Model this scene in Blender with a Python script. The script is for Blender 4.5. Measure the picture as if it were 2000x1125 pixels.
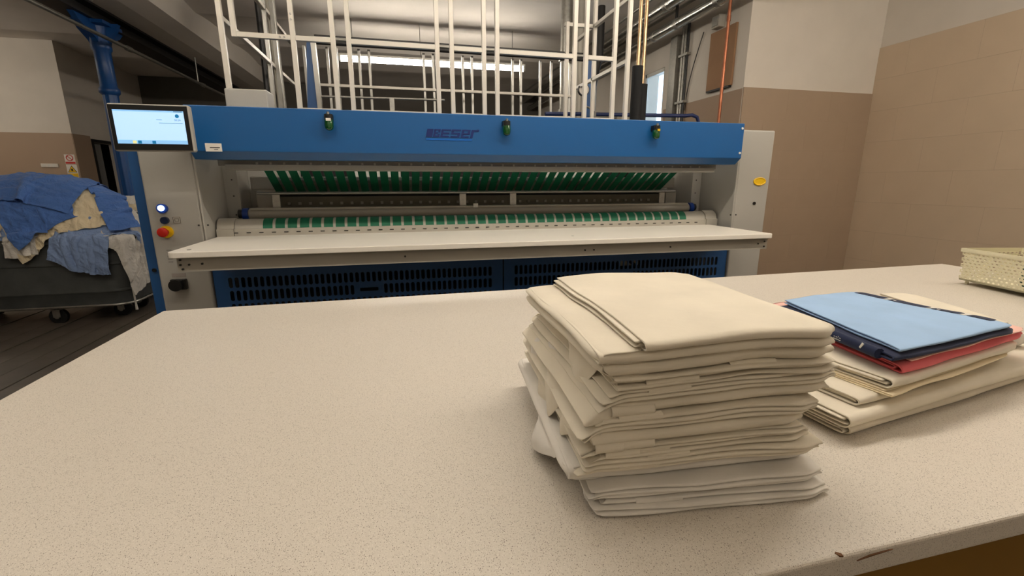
import bpy, math, random
import numpy as np
from mathutils import Vector, Matrix, noise
R = math.radians
random.seed(7)
for o in list(bpy.data.objects): bpy.data.objects.remove(o)
scene = bpy.context.scene
C = scene.collection

# ------------------------------------------------------------------ camera
cd = bpy.data.cameras.new('camera'); cam = bpy.data.objects.new('camera', cd); C.objects.link(cam)
cd.sensor_width = 36.0; cd.lens = 882.0 / 2000.0 * 36.0; cd.clip_start = 0.02; cd.clip_end = 60
cam.location = (0, 0, 1.35); cam.rotation_euler = (R(90 - 13.29), 0, R(-13.45))
scene.camera = cam

# ------------------------------------------------------------------ world, exposure
w = bpy.data.worlds.new('daylight'); scene.world = w; w.use_nodes = True
w.node_tree.nodes['Background'].inputs[0].default_value = (0.62, 0.78, 1.0, 1)
w.node_tree.nodes['Background'].inputs[1].default_value = 5.0
vs = scene.view_settings
vs.view_transform = 'Standard'; vs.look = 'None'; vs.gamma = 1.0; vs.use_curve_mapping = False
vs.exposure = 0.0

# ------------------------------------------------------------------ ceiling lamps of the hall (tube light under each fixture)
FIX = [  # x, y, z, length, glow strength, label: lit tubes (built below as fluorescent lamps)
    (1.45, 1.60, 3.25, 3.1, 71, 'fluorescent lamp over the right half of the work table, out of view'),
    (-1.75, 1.60, 3.25, 2.9, 36, 'fluorescent lamp over the left end of the work table, out of view'),
    (1.3, -1.6, 3.25, 2.9, 8, 'fluorescent lamp behind the camera on the right, out of view'),
    (-1.9, -1.6, 3.25, 2.9, 6, 'fluorescent lamp behind the camera on the left, out of view'),
    (4.5, 0.9, 3.25, 1.5, 105, 'short fluorescent lamp by the right wall, out of view'),
    (-7.6, 7.4, 3.30, 2.9, 44, 'fluorescent lamp in front of the left tan wall, out of view'),
    (0.65, 4.9, 3.42, 2.9, 17, 'fluorescent lamp above the back of the ironing machine, out of view'),
    (-0.10, 7.86, 3.20, 1.44, 62, 'left glowing fluorescent tube lamp behind the white frame'),
    (1.38, 7.86, 3.20, 1.44, 62, 'right glowing fluorescent tube lamp behind the white frame')]

# ------------------------------------------------------------------ materials
def lin(c):
    return tuple((v / 12.92 if v <= 0.04045 else ((v + 0.055) / 1.055) ** 2.4) for v in (x / 255.0 for x in c))
MATS = {}
def mat(name, rgb, rough=0.5, metal=0.0, bump=0.0, bscale=60, var=0.0, vscale=4, emit=0, trans=0, alpha=1, spec=0.5, sheen=0):
    if name in MATS: return MATS[name]
    m = bpy.data.materials.new(name); m.use_nodes = True; nt = m.node_tree; b = nt.nodes['Principled BSDF']
    c = lin(rgb); b.inputs['Base Color'].default_value = (*c, 1); b.inputs['Roughness'].default_value = rough
    b.inputs['Metallic'].default_value = metal; b.inputs['Specular IOR Level'].default_value = spec
    if sheen: b.inputs['Sheen Weight'].default_value = sheen
    if trans: b.inputs['Transmission Weight'].default_value = trans
    if alpha < 1: b.inputs['Alpha'].default_value = alpha
    if emit:
        b.inputs['Emission Color'].default_value = (*c, 1); b.inputs['Emission Strength'].default_value = emit
    tc = nt.nodes.new('ShaderNodeTexCoord')
    if var:
        n = nt.nodes.new('ShaderNodeTexNoise'); n.inputs['Scale'].default_value = vscale; n.inputs['Detail'].default_value = 6
        nt.links.new(tc.outputs['Object'], n.inputs['Vector'])
        r = nt.nodes.new('ShaderNodeValToRGB'); r.color_ramp.elements[0].position = 0.3; r.color_ramp.elements[1].position = 0.7
        r.color_ramp.elements[0].color = (*[v * (1 - var) for v in c], 1); r.color_ramp.elements[1].color = (*[min(1, v * (1 + var)) for v in c], 1)
        nt.links.new(n.outputs['Fac'], r.inputs['Fac']); nt.links.new(r.outputs['Color'], b.inputs['Base Color'])
    if bump:
        n = nt.nodes.new('ShaderNodeTexNoise'); n.inputs['Scale'].default_value = bscale; n.inputs['Detail'].default_value = 4
        nt.links.new(tc.outputs['Object'], n.inputs['Vector'])
        bp = nt.nodes.new('ShaderNodeBump'); bp.inputs['Strength'].default_value = bump; bp.inputs['Distance'].default_value = 0.004
        nt.links.new(n.outputs['Fac'], bp.inputs['Height']); nt.links.new(bp.outputs['Normal'], b.inputs['Normal'])
    MATS[name] = m
    return m
def laminate():
    m = bpy.data.materials.new('speckled_laminate'); m.use_nodes = True; nt = m.node_tree; b = nt.nodes['Principled BSDF']
    tc = nt.nodes.new('ShaderNodeTexCoord'); L = nt.links.new
    base = lin((208, 200, 187))
    mixc = None
    prev = None
    for k, (sc, thr, col) in enumerate([(640, 0.20, (158, 148, 135)), (360, 0.08, (112, 102, 92)), (800, 0.2, (228, 221, 209))]):
        v = nt.nodes.new('ShaderNodeTexVoronoi'); v.inputs['Scale'].default_value = sc; v.inputs['Randomness'].default_value = 1
        mp = nt.nodes.new('ShaderNodeMapping'); mp.inputs['Scale'].default_value = (1, 0.7, 1); mp.inputs['Rotation'].default_value = (0, 0, 0.6 * k)
        L(tc.outputs['Object'], mp.inputs['Vector']); L(mp.outputs['Vector'], v.inputs['Vector'])
        sep = nt.nodes.new('ShaderNodeSeparateColor'); L(v.outputs['Color'], sep.inputs['Color'])
        gt = nt.nodes.new('ShaderNodeMath'); gt.operation = 'GREATER_THAN'; gt.inputs[1].default_value = 0.55; L(sep.outputs['Red'], gt.inputs[0])
        lt = nt.nodes.new('ShaderNodeMath'); lt.operation = 'LESS_THAN'; lt.inputs[1].default_value = thr + 0.12; L(v.outputs['Distance'], lt.inputs[0])
        mu = nt.nodes.new('ShaderNodeMath'); mu.operation = 'MULTIPLY'; L(gt.outputs[0], mu.inputs[0]); L(lt.outputs[0], mu.inputs[1])
        mx = nt.nodes.new('ShaderNodeMix'); mx.data_type = 'RGBA'
        L(mu.outputs[0], mx.inputs['Factor'])
        if prev is None: mx.inputs[6].default_value = (*base, 1)
        else: L(prev, mx.inputs[6])
        mx.inputs[7].default_value = (*lin(col), 1); prev = mx.outputs[2]
    L(prev, b.inputs['Base Color']); b.inputs['Roughness'].default_value = 0.42
    n = nt.nodes.new('ShaderNodeTexNoise'); n.inputs['Scale'].default_value = 300; L(tc.outputs['Object'], n.inputs['Vector'])
    bp = nt.nodes.new('ShaderNodeBump'); bp.inputs['Strength'].default_value = 0.08; bp.inputs['Distance'].default_value = 0.001
    L(n.outputs['Fac'], bp.inputs['Height']); L(bp.outputs['Normal'], b.inputs['Normal'])
    return m
def cloth_mat(name, rgb, rough=0.85, var=0.06, crease=0.0):
    if name in MATS: return MATS[name]
    m = mat(name, rgb, rough, var=var, vscale=9, spec=0.15, sheen=0.15); nt = m.node_tree; b = nt.nodes['Principled BSDF']; L = nt.links.new
    tc = nt.nodes.new('ShaderNodeTexCoord')
    hs = []
    for rot in (0, 1):
        wv = nt.nodes.new('ShaderNodeTexNoise'); mp = nt.nodes.new('ShaderNodeMapping')
        mp.inputs['Scale'].default_value = (900, 60, 60) if rot else (60, 900, 900)
        L(tc.outputs['Object'], mp.inputs['Vector']); L(mp.outputs['Vector'], wv.inputs['Vector']); wv.inputs['Scale'].default_value = 1; wv.inputs['Detail'].default_value = 2
        hs.append(wv)
    ad = nt.nodes.new('ShaderNodeMath'); L(hs[0].outputs['Fac'], ad.inputs[0]); L(hs[1].outputs['Fac'], ad.inputs[1])
    n = nt.nodes.new('ShaderNodeTexNoise'); n.inputs['Scale'].default_value = 22; n.inputs['Detail'].default_value = 3; L(tc.outputs['Object'], n.inputs['Vector'])
    b1 = nt.nodes.new('ShaderNodeBump'); b1.inputs['Strength'].default_value = 0.25; b1.inputs['Distance'].default_value = 0.0006; L(ad.outputs[0], b1.inputs['Height'])
    b2 = nt.nodes.new('ShaderNodeBump'); b2.inputs['Strength'].default_value = 0.3; b2.inputs['Distance'].default_value = 0.004; L(n.outputs['Fac'], b2.inputs['Height'])
    L(b1.outputs['Normal'], b2.inputs['Normal']); L(b2.outputs['Normal'], b.inputs['Normal'])
    if crease:
        n.inputs['Scale'].default_value = 16; n.inputs['Distortion'].default_value = 1.6; n.inputs['Detail'].default_value = 5
        b2.inputs['Strength'].default_value = crease; b2.inputs['Distance'].default_value = 0.03
    return m

LAM = laminate()
WHITE = mat('white_enamel', (168, 165, 157), 0.38, bump=0.05, bscale=120)
BOARD = mat('white_board', (246, 240, 228), 0.35, bump=0.04, bscale=90)
GREYW = mat('grey_white_plastic', (172, 167, 155), 0.45)
BLUE = mat('blue_enamel', (20, 84, 142), 0.34, bump=0.06, bscale=140)
BLUED = mat('dark_blue_enamel', (30, 78, 132), 0.42)
IRONB = mat('blue_iron_paint', (14, 70, 132), 0.35, bump=0.12, bscale=40)
LOGO = mat('logo_blue', (3, 34, 100), 0.4)
LOGOL = mat('logo_stripe_blue', (0, 94, 182), 0.35)
GREEN = mat('green_belt', (4, 98, 68), 0.6, bump=0.1, bscale=300)
ALU = mat('brushed_aluminium', (158, 156, 150), 0.36, 0.85)
ALUW = mat('white_aluminium', (206, 200, 188), 0.42, 0.1)
STEEL = mat('galvanised_steel', (165, 163, 156), 0.38, 0.85, var=0.12, vscale=30)
FOIL = mat('foil_wrap', (205, 204, 198), 0.22, 1.0, bump=0.5, bscale=70)
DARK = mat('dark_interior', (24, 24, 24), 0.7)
BLACK = mat('black_plastic', (14, 14, 14), 0.4)
BLACKF = mat('black_foam', (20, 20, 21), 0.85)
BSTEEL = mat('black_steel', (27, 25, 24), 0.55)
OLIVE = mat('grey_felt', (120, 116, 100), 0.7, bump=0.2, bscale=150)
BRASS = mat('brass_rod', (186, 158, 124), 0.32, 1.0)
COPPER = mat('copper_pipe', (158, 100, 74), 0.38, 0.9, var=0.2, vscale=12)
SCREENM = mat('screen_glow', (172, 208, 238), 0.3, emit=0.82)
SBAR = mat('screen_bar', (128, 176, 218), 0.3, emit=0.9)
SICON = mat('screen_icon', (20, 110, 160), 0.3, emit=0.6)
SICONY = mat('screen_icon_yellow', (230, 220, 150), 0.3, emit=0.7)
STXT = mat('screen_text', (90, 130, 160), 0.3, emit=0.5)
LIT = mat('lit_button', (190, 220, 255), 0.3, emit=3.0)
BTN = mat('button_blue', (16, 58, 140), 0.3)
BTND = mat('button_dark_blue', (12, 28, 58), 0.35)
RED = mat('red_plastic', (190, 34, 22), 0.35)
YEL = mat('yellow_plastic', (226, 182, 18), 0.4)
ORANGE = mat('orange_plastic', (226, 74, 34), 0.35)
LENS = mat('green_lens', (6, 70, 24), 0.12, spec=0.8)
PAPER = mat('label_paper', (226, 220, 210), 0.6)
INK = mat('label_ink', (40, 38, 36), 0.6)
FIXW = mat('fixture_white', (220, 218, 210), 0.5)
CREAM = cloth_mat('cream_cotton', (226, 217, 198))
CREAMY = cloth_mat('warm_cream_cotton', (236, 220, 186))
WCOT = cloth_mat('white_cotton', (226, 221, 212))
LBLUE = cloth_mat('light_blue_cotton', (158, 190, 226))
NAVY = cloth_mat('navy_cotton', (26, 36, 66))
CORAL = cloth_mat('coral_cotton', (222, 104, 108))
PINKL = cloth_mat('pale_pink_cotton', (238, 190, 176))
BLAUN = cloth_mat('blue_laundry', (84, 122, 190), crease=0.6)
BLAUP = cloth_mat('pale_blue_laundry', (142, 166, 208), crease=0.6)
WLAU = cloth_mat('white_laundry', (226, 221, 212), crease=0.6)
CLAU = cloth_mat('cream_laundry', (238, 222, 188), crease=0.6)
BASK = mat('cream_basket_plastic', (226, 219, 188), 0.45)
CARD = mat('ochre_cardboard', (148, 108, 40), 0.8, var=0.08)
CART = mat('grey_tub_plastic', (74, 77, 76), 0.6, bump=0.3, bscale=25, var=0.22, vscale=5)
RUBBER = mat('black_rubber', (16, 16, 16), 0.7)
PLASTER = mat('white_plaster', (216, 208, 196), 0.85, bump=0.15, bscale=45, var=0.03, vscale=3)
PLASTERC = mat('ceiling_plaster', (218, 211, 202), 0.9, bump=0.15, bscale=30, var=0.04, vscale=2)
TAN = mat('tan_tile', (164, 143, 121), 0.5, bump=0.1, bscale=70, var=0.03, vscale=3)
TANG = mat('tan_grout', (158, 136, 115), 0.8)
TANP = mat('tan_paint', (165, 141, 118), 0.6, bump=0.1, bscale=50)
FLOORM = mat('worn_floor', (98, 90, 81), 0.4, bump=0.2, bscale=12, var=0.2, vscale=5)
BROWNB = mat('brown_hardboard', (158, 122, 90), 0.75, var=0.08)
GREENOBJ = mat('dark_green_plastic', (10, 60, 44), 0.4)
CHIP = mat('bare_chipboard', (112, 78, 50), 0.9)

# ------------------------------------------------------------------ mesh builder
class MB:
    def __init__(s): s.v = []; s.f = []
    def add(s, vs_, fs_):
        n = len(s.v); s.v += [tuple(p) for p in vs_]; s.f += [tuple(i + n for i in f) for f in fs_]; return s
    def box(s, x0, x1, y0, y1, z0, z1, ch=0.0):
        if ch <= 0:
            v = [(x0, y0, z0), (x1, y0, z0), (x1, y1, z0), (x0, y1, z0), (x0, y0, z1), (x1, y0, z1), (x1, y1, z1), (x0, y1, z1)]
            f = [(0, 3, 2, 1), (4, 5, 6, 7), (0, 1, 5, 4), (1, 2, 6, 5), (2, 3, 7, 6), (3, 0, 4, 7)]
            return s.add(v, f)
        # chamfered box
        xs = (x0, x1); ys = (y0, y1); zs = (z0, z1); v = []; idx = {}
        for i in (0, 1):
            for j in (0, 1):
                for k in (0, 1):
                    sx, sy, sz = (1, -1)[i], (1, -1)[j], (1, -1)[k]
                    p = (xs[i], ys[j], zs[k])
                    for a in range(3):
                        q = [p[0] + sx * ch, p[1] + sy * ch, p[2] + sz * ch]; q[a] = p[a]
                        idx[(i, j, k, a)] = len(v); v.append(tuple(q))
        f = []
        for a in range(3):
            for e in (0, 1):
                o = [b for b in range(3) if b != a]; ring = []
                for (p, q) in ((0, 0), (1, 0), (1, 1), (0, 1)):
                    t = [0, 0, 0]; t[a] = e; t[o[0]] = p; t[o[1]] = q; ring.append(idx[(*t, a)])
                f.append(tuple(ring))
        for a in range(3):
            o = [b for b in range(3) if b != a]
            for p in (0, 1):
                for q in (0, 1):
                    t0 = [0, 0, 0]; t0[o[0]] = p; t0[o[1]] = q; t1 = list(t0); t1[a] = 1
                    f.append((idx[(*t0, o[0])], idx[(*t1, o[0])], idx[(*t1, o[1])], idx[(*t0, o[1])]))
        for i in (0, 1):
            for j in (0, 1):
                for k in (0, 1): f.append((idx[(i, j, k, 0)], idx[(i, j, k, 1)], idx[(i, j, k, 2)]))
        return s.add(v, f)
    def cyl(s, p0, p1, r, n=12, r1=None, cap=True):
        return s.tube([p0, p1], [r, r if r1 is None else r1], n, cap)
    def tube(s, path, r, n=8, cap=True):
        P = [Vector(p) for p in path]; m = len(P)
        rs = r if isinstance(r, (list, tuple)) else [r] * m
        vs_ = []; up = None
        for i in range(m):
            t = (P[min(i + 1, m - 1)] - P[max(i - 1, 0)])
            t = t.normalized() if t.length > 1e-9 else Vector((0, 0, 1))
            if up is None: up = Vector((0, 0, 1)) if abs(t.z) < 0.9 else Vector((1, 0, 0))
            a = t.cross(up); a.normalize(); b = a.cross(t); b.normalize(); up = b
            for k in range(n):
                g = 2 * math.pi * k / n; vs_.append(P[i] + (a * math.cos(g) + b * math.sin(g)) * rs[i])
        fs_ = [(i * n + k, i * n + (k + 1) % n, (i + 1) * n + (k + 1) % n, (i + 1) * n + k) for i in range(m - 1) for k in range(n)]
        if cap: fs_ += [tuple(range(n))[::-1], tuple((m - 1) * n + k for k in range(n))]
        return s.add(vs_, fs_)
    def prism(s, poly, a, b, axis='X'):   # poly in the two other axes, extruded along axis from a to b
        n = len(poly)
        def P(t, q): return {'X': (t, q[0], q[1]), 'Y': (q[0], t, q[1]), 'Z': (q[0], q[1], t)}[axis]
        vs_ = [P(a, q) for q in poly] + [P(b, q) for q in poly]
        fs_ = [tuple(range(n))[::-1], tuple(range(n, 2 * n))] + [(i, (i + 1) % n, n + (i + 1) % n, n + i) for i in range(n)]
        return s.add(vs_, fs_)
    def mesh(s, name, m, smooth=False):
        me = bpy.data.meshes.new(name); me.from_pydata(s.v, [], s.f); me.update()
        import bmesh
        bm = bmesh.new(); bm.from_mesh(me); bmesh.ops.recalc_face_normals(bm, faces=bm.faces); bm.to_mesh(me); bm.free()
        if smooth:
            me.polygons.foreach_set('use_smooth', [True] * len(me.polygons))
        me.materials.append(m); return me
    def build(s, name, m, parent=None, smooth=False, auto=True):
        vs_ = np.array(s.v); lo, hi = vs_.min(0), vs_.max(0)
        org = Vector(((lo[0] + hi[0]) / 2, (lo[1] + hi[1]) / 2, lo[2]))
        s.v = [tuple(p) for p in (vs_ - np.array(org))]
        me = s.mesh(name, m, smooth)
        if smooth and auto: me.set_sharp_from_angle(angle=R(40))
        o = bpy.data.objects.new(name, me); C.objects.link(o); put(o, org, parent)
        return o
WORLD = {}
def put(o, org, parent=None):
    org = Vector(org); WORLD[o.name] = org
    if parent is not None:
        o.parent = parent; o.location = org - WORLD[parent.name]
    else: o.location = org
def copy_at(o, org, parent=None, rot=None):
    c = o.copy(); C.objects.link(c); put(c, org, parent)
    if rot is not None: c.rotation_euler = rot
    return c
def thing(name, loc, label, cat, group=None):
    o = bpy.data.objects.new(name, None); C.objects.link(o); o.empty_display_size = 0.1; put(o, loc)
    return tag(o, label, cat, group)
def tag(o, label, cat, group=None):
    o['label'] = label; o['category'] = cat
    if group: o['group'] = group
    return o
def struct(o): o['kind'] = 'structure'; return o
def bevel(o, w_=0.004, seg=2):
    b = o.modifiers.new('bevel', 'BEVEL'); b.width = w_; b.segments = seg; b.limit_method = 'ANGLE'; b.angle_limit = R(40); return o
def text(body, size, m, name, parent, loc, rot, extrude=0.0004, align='LEFT', shear=0, offset=0):
    c = bpy.data.curves.new(name, 'FONT'); c.body = body; c.size = size; c.extrude = extrude; c.align_x = align; c.shear = shear; c.offset = offset
    t = bpy.data.objects.new('text_temp', c); C.objects.link(t)
    dg = bpy.context.evaluated_depsgraph_get(); me = bpy.data.meshes.new_from_object(t.evaluated_get(dg))
    bpy.data.objects.remove(t)
    me.materials.clear(); me.materials.append(m); o = bpy.data.objects.new(name, me); C.objects.link(o)
    put(o, loc, parent); o.rotation_euler = rot; return o

# ================================================================== THE SETTING
CEIL = 3.70
XR, YB, XP, YF, XL, YL = 5.74, 4.79, 3.87, 13.0, -5.8, 10.3
fl = struct(MB().box(-9.2, 6.0, -3.2, 13.2, -0.1, 0.0).build('floor', FLOORM))
n_b = 0
for i in range(15):   # floor boards seen beside the work table
    x0 = -4.35 + i * 0.19
    MB().box(x0 + 0.004, x0 + 0.186, 2.2, 7.4, -0.02, 0.006 + 0.002 * ((i * 7) % 3)).build('floor_board', FLOORM, fl)
# shallow vaulted ceiling: arcs across the hall
m = MB(); per = 1.55; ny = 10
ys = np.linspace(-3.2, 13.2, 110)
zz = [CEIL + 0.05 * abs(math.sin(math.pi * (y - 0.3) / per)) ** 0.8 for y in ys]
poly = [(y, z) for y, z in zip(ys, zz)] + [(13.2, 4.0), (-3.2, 4.0)]
struct(m.prism(poly, -9.2, 6.0, 'X').build('ceiling', PLASTERC))
# right wall
def tiled(wall, axis, fixed, a0, a1, ztop, nx, side, TM=None):
    """big wall tiles on a wall, joint lines recessed; axis the wall runs along"""
    gb_ = MB().box(fixed - 0.0105, fixed, a0, a1, 0, ztop) if axis == 'Y' else MB().box(a0, a1, fixed - 0.0105, fixed, 0, ztop)
    gb_.build('grout_bed', TANG, wall)
    rows = int(round(ztop / 0.36)); rh = ztop / rows; cw = (a1 - a0) / nx; proto = None
    for r in range(rows):
        for c_ in range(-1 if r % 2 else 0, nx):
            s0 = a0 + c_ * cw + (cw / 2 if r % 2 else 0); s1 = min(s0 + cw, a1); s0 = max(s0, a0)
            if s1 - s0 < 0.02: continue
            g = 0.0006; d0, d1 = (fixed - 0.012, fixed - 0.0) if side < 0 else (fixed, fixed + 0.012)
            mb = MB()
            if axis == 'Y': mb.box(d0, d1, s0 + g, s1 - g, r * rh + g, (r + 1) * rh - g, 0.001)
            else: mb.box(s0 + g, s1 - g, d0, d1, r * rh + g, (r + 1) * rh - g, 0.001)
            mb.build('wall_tile', TM or TAN, wall)
wr = struct(MB().box(XR, XR + 0.2, -3.2, YB + 0.2, 0, 4.0).build('wall_right', PLASTER))
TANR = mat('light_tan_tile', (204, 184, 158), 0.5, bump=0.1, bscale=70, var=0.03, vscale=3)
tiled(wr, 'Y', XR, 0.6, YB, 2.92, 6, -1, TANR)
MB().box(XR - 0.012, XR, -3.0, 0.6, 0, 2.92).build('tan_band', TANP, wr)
wb = struct(MB().box(XP, XR, YB, YB + 0.2, 0, 4.0).build('wall_back', PLASTER))
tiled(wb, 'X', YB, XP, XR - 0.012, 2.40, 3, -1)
# receding wall with the window opening
WY0, WY1, WZ0, WZ1 = 6.50, 7.06, 1.2, 2.99
wp = struct(MB().box(XP, XP + 0.25, YB + 0.2, WY0, 0, 4.0).box(XP, XP + 0.25, WY1, YF + 0.2, 0, 4.0)
            .box(XP, XP + 0.25, WY0, WY1, 0, WZ0).box(XP, XP + 0.25, WY0, WY1, WZ1, 4.0).build('wall_side', PLASTER))
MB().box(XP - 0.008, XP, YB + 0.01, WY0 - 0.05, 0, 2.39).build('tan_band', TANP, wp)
wn = struct(MB().box(XP + 0.01, XP + 0.05, WY0, WY0 + 0.03, WZ0, WZ1).box(XP + 0.01, XP + 0.05, WY1 - 0.03, WY1, WZ0, WZ1)
            .box(XP + 0.01, XP + 0.05, WY0, WY1, WZ1 - 0.05, WZ1).box(XP + 0.01, XP + 0.05, WY0, WY1, WZ0, WZ0 + 0.05).build('window_1', FIXW))
MB().box(XP + 0.025, XP + 0.03, WY0 + 0.03, WY1 - 0.03, WZ0 + 0.05, WZ1 - 0.05).build('pane', mat('window_glass', (235, 245, 250), 0.05, trans=1.0), wn)
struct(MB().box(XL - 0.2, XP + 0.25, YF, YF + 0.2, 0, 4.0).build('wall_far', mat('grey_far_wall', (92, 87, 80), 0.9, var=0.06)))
# left: lit wall facing us, corner, receding wall with a doorway
DY0, DY1, DZ = 10.86, 11.75, 2.1
wl = struct(MB().box(-9.2, XL, YL, YL + 0.2, 0, 4.0).build('wall_left', PLASTER))
MB().box(-9.0, XL - 0.001, YL - 0.008, YL, 0, 2.2).build('tan_band', TANP, wl)
wq = struct(MB().box(XL - 0.2, XL, YL + 0.2, DY0, 0, 4.0).box(XL - 0.2, XL, DY1, YF, 0, 4.0).box(XL - 0.2, XL, DY0, DY1, DZ, 4.0).build('wall_recess', PLASTER))
MB().box(XL, XL + 0.008, YL, DY0 - 0.06, 0, 2.2).build('tan_band', TANP, wq)
MB().box(XL, XL + 0.008, DY1 + 0.06, YF, 0, 2.2).build('tan_band', TANP, wq)
dr = struct(MB().box(XL - 0.12, XL - 0.06, DY0 + 0.0, DY0 + 0.34, 0, DZ - 0.03).build('door_1', mat('grey_door', (120, 118, 114), 0.5)))
MB().box(XL - 0.02, XL + 0.02, DY0 - 0.06, DY0, 0, DZ + 0.05).box(XL - 0.02, XL + 0.02, DY1, DY1 + 0.06, 0, DZ + 0.05).box(XL - 0.02, XL + 0.02, DY0, DY1, DZ, DZ + 0.05).build('door_frame', BSTEEL, dr)
MB().cyl((XL - 0.06, DY0 + 0.28, 1.05), (XL - 0.01, DY0 + 0.28, 1.05), 0.012, 8).cyl((XL - 0.012, DY0 + 0.28, 1.05), (XL - 0.012, DY0 + 0.16, 1.05), 0.01, 8).build('door_handle', STEEL, dr)
struct(MB().box(XL - 1.2, XL - 1.0, YL + 0.2, YF + 0.2, 0, 4.0).box(XL - 1.0, XL - 0.2, YF, YF + 0.2, 0, 4.0).build('wall_passage', mat('passage_paint', (70, 66, 62), 0.8)))
struct(MB().box(-9.4, -9.2, -3.2, YL + 0.2, 0, 4.0).build('wall_outer', PLASTER))
struct(MB().box(-9.4, 6.0, -3.4, -3.2, 0, 4.0).build('wall_behind', PLASTER))

# ================================================================== CEILING STEEL, COLUMN, PIPES
bt = thing('steel_beam', (-3.55, 8, 3.22), 'black riveted steel beam running under the ceiling over the iron column', 'beam')
MB().box(-3.68, -3.42, 2.5, 12.98, 3.22, 3.245).build('lower_flange', BSTEEL, bt)
MB().box(-3.56, -3.54, 2.5, 12.98, 3.245, 3.40).build('web', BSTEEL, bt)
MB().box(-3.68, -3.42, 2.5, 12.98, 3.375, 3.40).build('upper_flange', BSTEEL, bt)
struct(MB().prism([(-3.80, 3.401), (-3.10, 3.401), (-2.80, 3.44), (-2.72, 3.80), (-3.86, 3.80)], 2.5, 12.98, 'Y').build('trim_1', PLASTER))
cx, cy = -3.50, 7.10
ic = thing('iron_column', (cx, cy, 0), 'blue cast iron column with bracketed capital under the black beam', 'column')
MB().tube([(cx, cy, 0), (cx, cy, 0.05), (cx, cy, 0.06), (cx, cy, 0.22), (cx, cy, 0.25)], [0.2, 0.2, 0.15, 0.13, 0.1], 20).build('base', IRONB, ic, True)
m = MB(); nfl = 48; vs_ = []
for z, r in ((0.22, 0.092), (2.45, 0.082)):
    for k in range(nfl):
        rr = r * (1 - 0.07 * (0.5 + 0.5 * math.cos(k * 2 * math.pi * 12 / nfl)))
        vs_.append((cx + rr * math.cos(2 * math.pi * k / nfl), cy + rr * math.sin(2 * math.pi * k / nfl), z))
m.add(vs_, [(k, (k + 1) % nfl, nfl + (k + 1) % nfl, nfl + k) for k in range(nfl)]); m.build('fluted_shaft', IRONB, ic, True)
MB().tube([(cx, cy, 2.40), (cx, cy, 2.43), (cx, cy, 2.47), (cx, cy, 2.50), (cx, cy, 2.90), (cx, cy, 2.93), (cx, cy, 2.97), (cx, cy, 3.08), (cx, cy, 3.19)],
          [0.083, 0.108, 0.108, 0.088, 0.086, 0.105, 0.105, 0.09, 0.11], 20).build('upper_shaft', IRONB, ic, True)
MB().box(cx - 0.16, cx + 0.16, cy - 0.2, cy + 0.2, 3.18, 3.219).build('capital_plate', IRONB, ic)
for s in (-1, 1):
    MB().prism([(cy + s * 0.09, 2.98), (cy + s * 0.13, 3.03), (cy + s * 0.40, 3.15), (cy + s * 0.48, 3.219), (cy + s * 0.09, 3.219)], cx - 0.03, cx + 0.03, 'X').build('bracket', IRONB, ic)
    MB().prism([(cx + s * 0.09, 2.95), (cx + s * 0.11, 3.02), (cx + s * 0.2, 3.15), (cx + s * 0.23, 3.219), (cx + s * 0.09, 3.219)], cy - 0.03, cy + 0.03, 'Y').build('bracket', IRONB, ic)
cp = thing('conduit_pipe', (-3.45, 8, 2.98), 'thin grey steel pipe hung below the black beam on the left', 'pipe')
MB().cyl((-3.30, 2.5, 3.0), (-3.28, 12.98, 2.99), 0.021, 10).build('tube', STEEL, cp, True)
for y in (5.2, 7.3, 9.6):
    MB().cyl((-3.3, y - 0.05, 3.0), (-3.3, y + 0.05, 3.0), 0.033, 10).build('coupling', STEEL, cp, True)
for y in (9.4, 4.6):
    MB().cyl((-3.3, y, 3.0), (-3.3, y, 3.45), 0.008, 6).box(-3.42, -2.95, y - 0.015, y + 0.015, 3.43, 3.45).build('hanger', STEEL, cp)
# foil covered ducts along the receding wall
for (x, z, r, y0, lab) in ((3.58, 3.33, 0.062, 3.6, 'lower silver foil wrapped pipe along the right side wall above the brown board'),
                           (3.42, 3.54, 0.075, 3.3, 'upper silver foil wrapped pipe close under the ceiling on the right')):
    d = thing('foil_pipe', (x, 8, z), lab, 'pipe')
    path = [(x, y, z) for y in np.linspace(y0, 12.95, 40)]
    MB().tube(path, [r * (1 + 0.03 * ((k * 13) % 5 - 2) / 2) for k in range(40)], 14).build('pipe_wrap', FOIL, d, True)
    for y in (4.95, 5.75, 6.3, 7.6, 9.2):
        MB().cyl((x, y, z), (x, y + 0.06, z), r * 1.09, 14).build('clamp_band', STEEL, d, True)
    for y in (5.8, 8.5):
        MB().box(x - 0.012, x + 0.012, y, y + 0.03, z, CEIL + 0.02).build('hanger_strap', BSTEEL, d)
pg = [(3.72, 3.46, .028), (3.74, 3.60, .022), (3.25, 3.62, .02)]
for (x, z, r), lab in zip(pg, ('thin grey pipe between the foil pipes and the right wall', 'thin grey pipe in the ceiling corner of the right wall',
                              'thin grey pipe left of the upper foil pipe')):
    tag(MB().tube([(x, 6.2 if z < 3.1 else 4.9, z), (x, 12.9, z)], r, 10).build('service_pipe', STEEL, None, True), lab, 'pipe')
ct = thing('conduit_tray', (3.82, 6.0, 1.0), 'vertical galvanised conduit channel with cables beside the window', 'conduit')
MB().box(3.78, 3.858, 6.08, 6.24, 0.3, 3.3).build('channel', STEEL, ct)
for k, (y, r, mm) in enumerate(((6.02, .016, STEEL), (5.96, .014, STEEL), (5.90, .018, BLACK))):
    MB().cyl((3.83, y, 0.3), (3.83, y, 3.4), r, 8).build('cable', mm, ct, True)
for z in (0.8, 1.6, 2.4, 3.0):
    MB().box(3.80, 3.858, 5.86, 6.06, z, z + 0.03).build('clip', STEEL, ct)
bb = thing('hardboard_panel', (3.85, 5.2, 2.45), 'brown hardboard panel screwed on the right side wall behind the copper pipe', 'panel')
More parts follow.
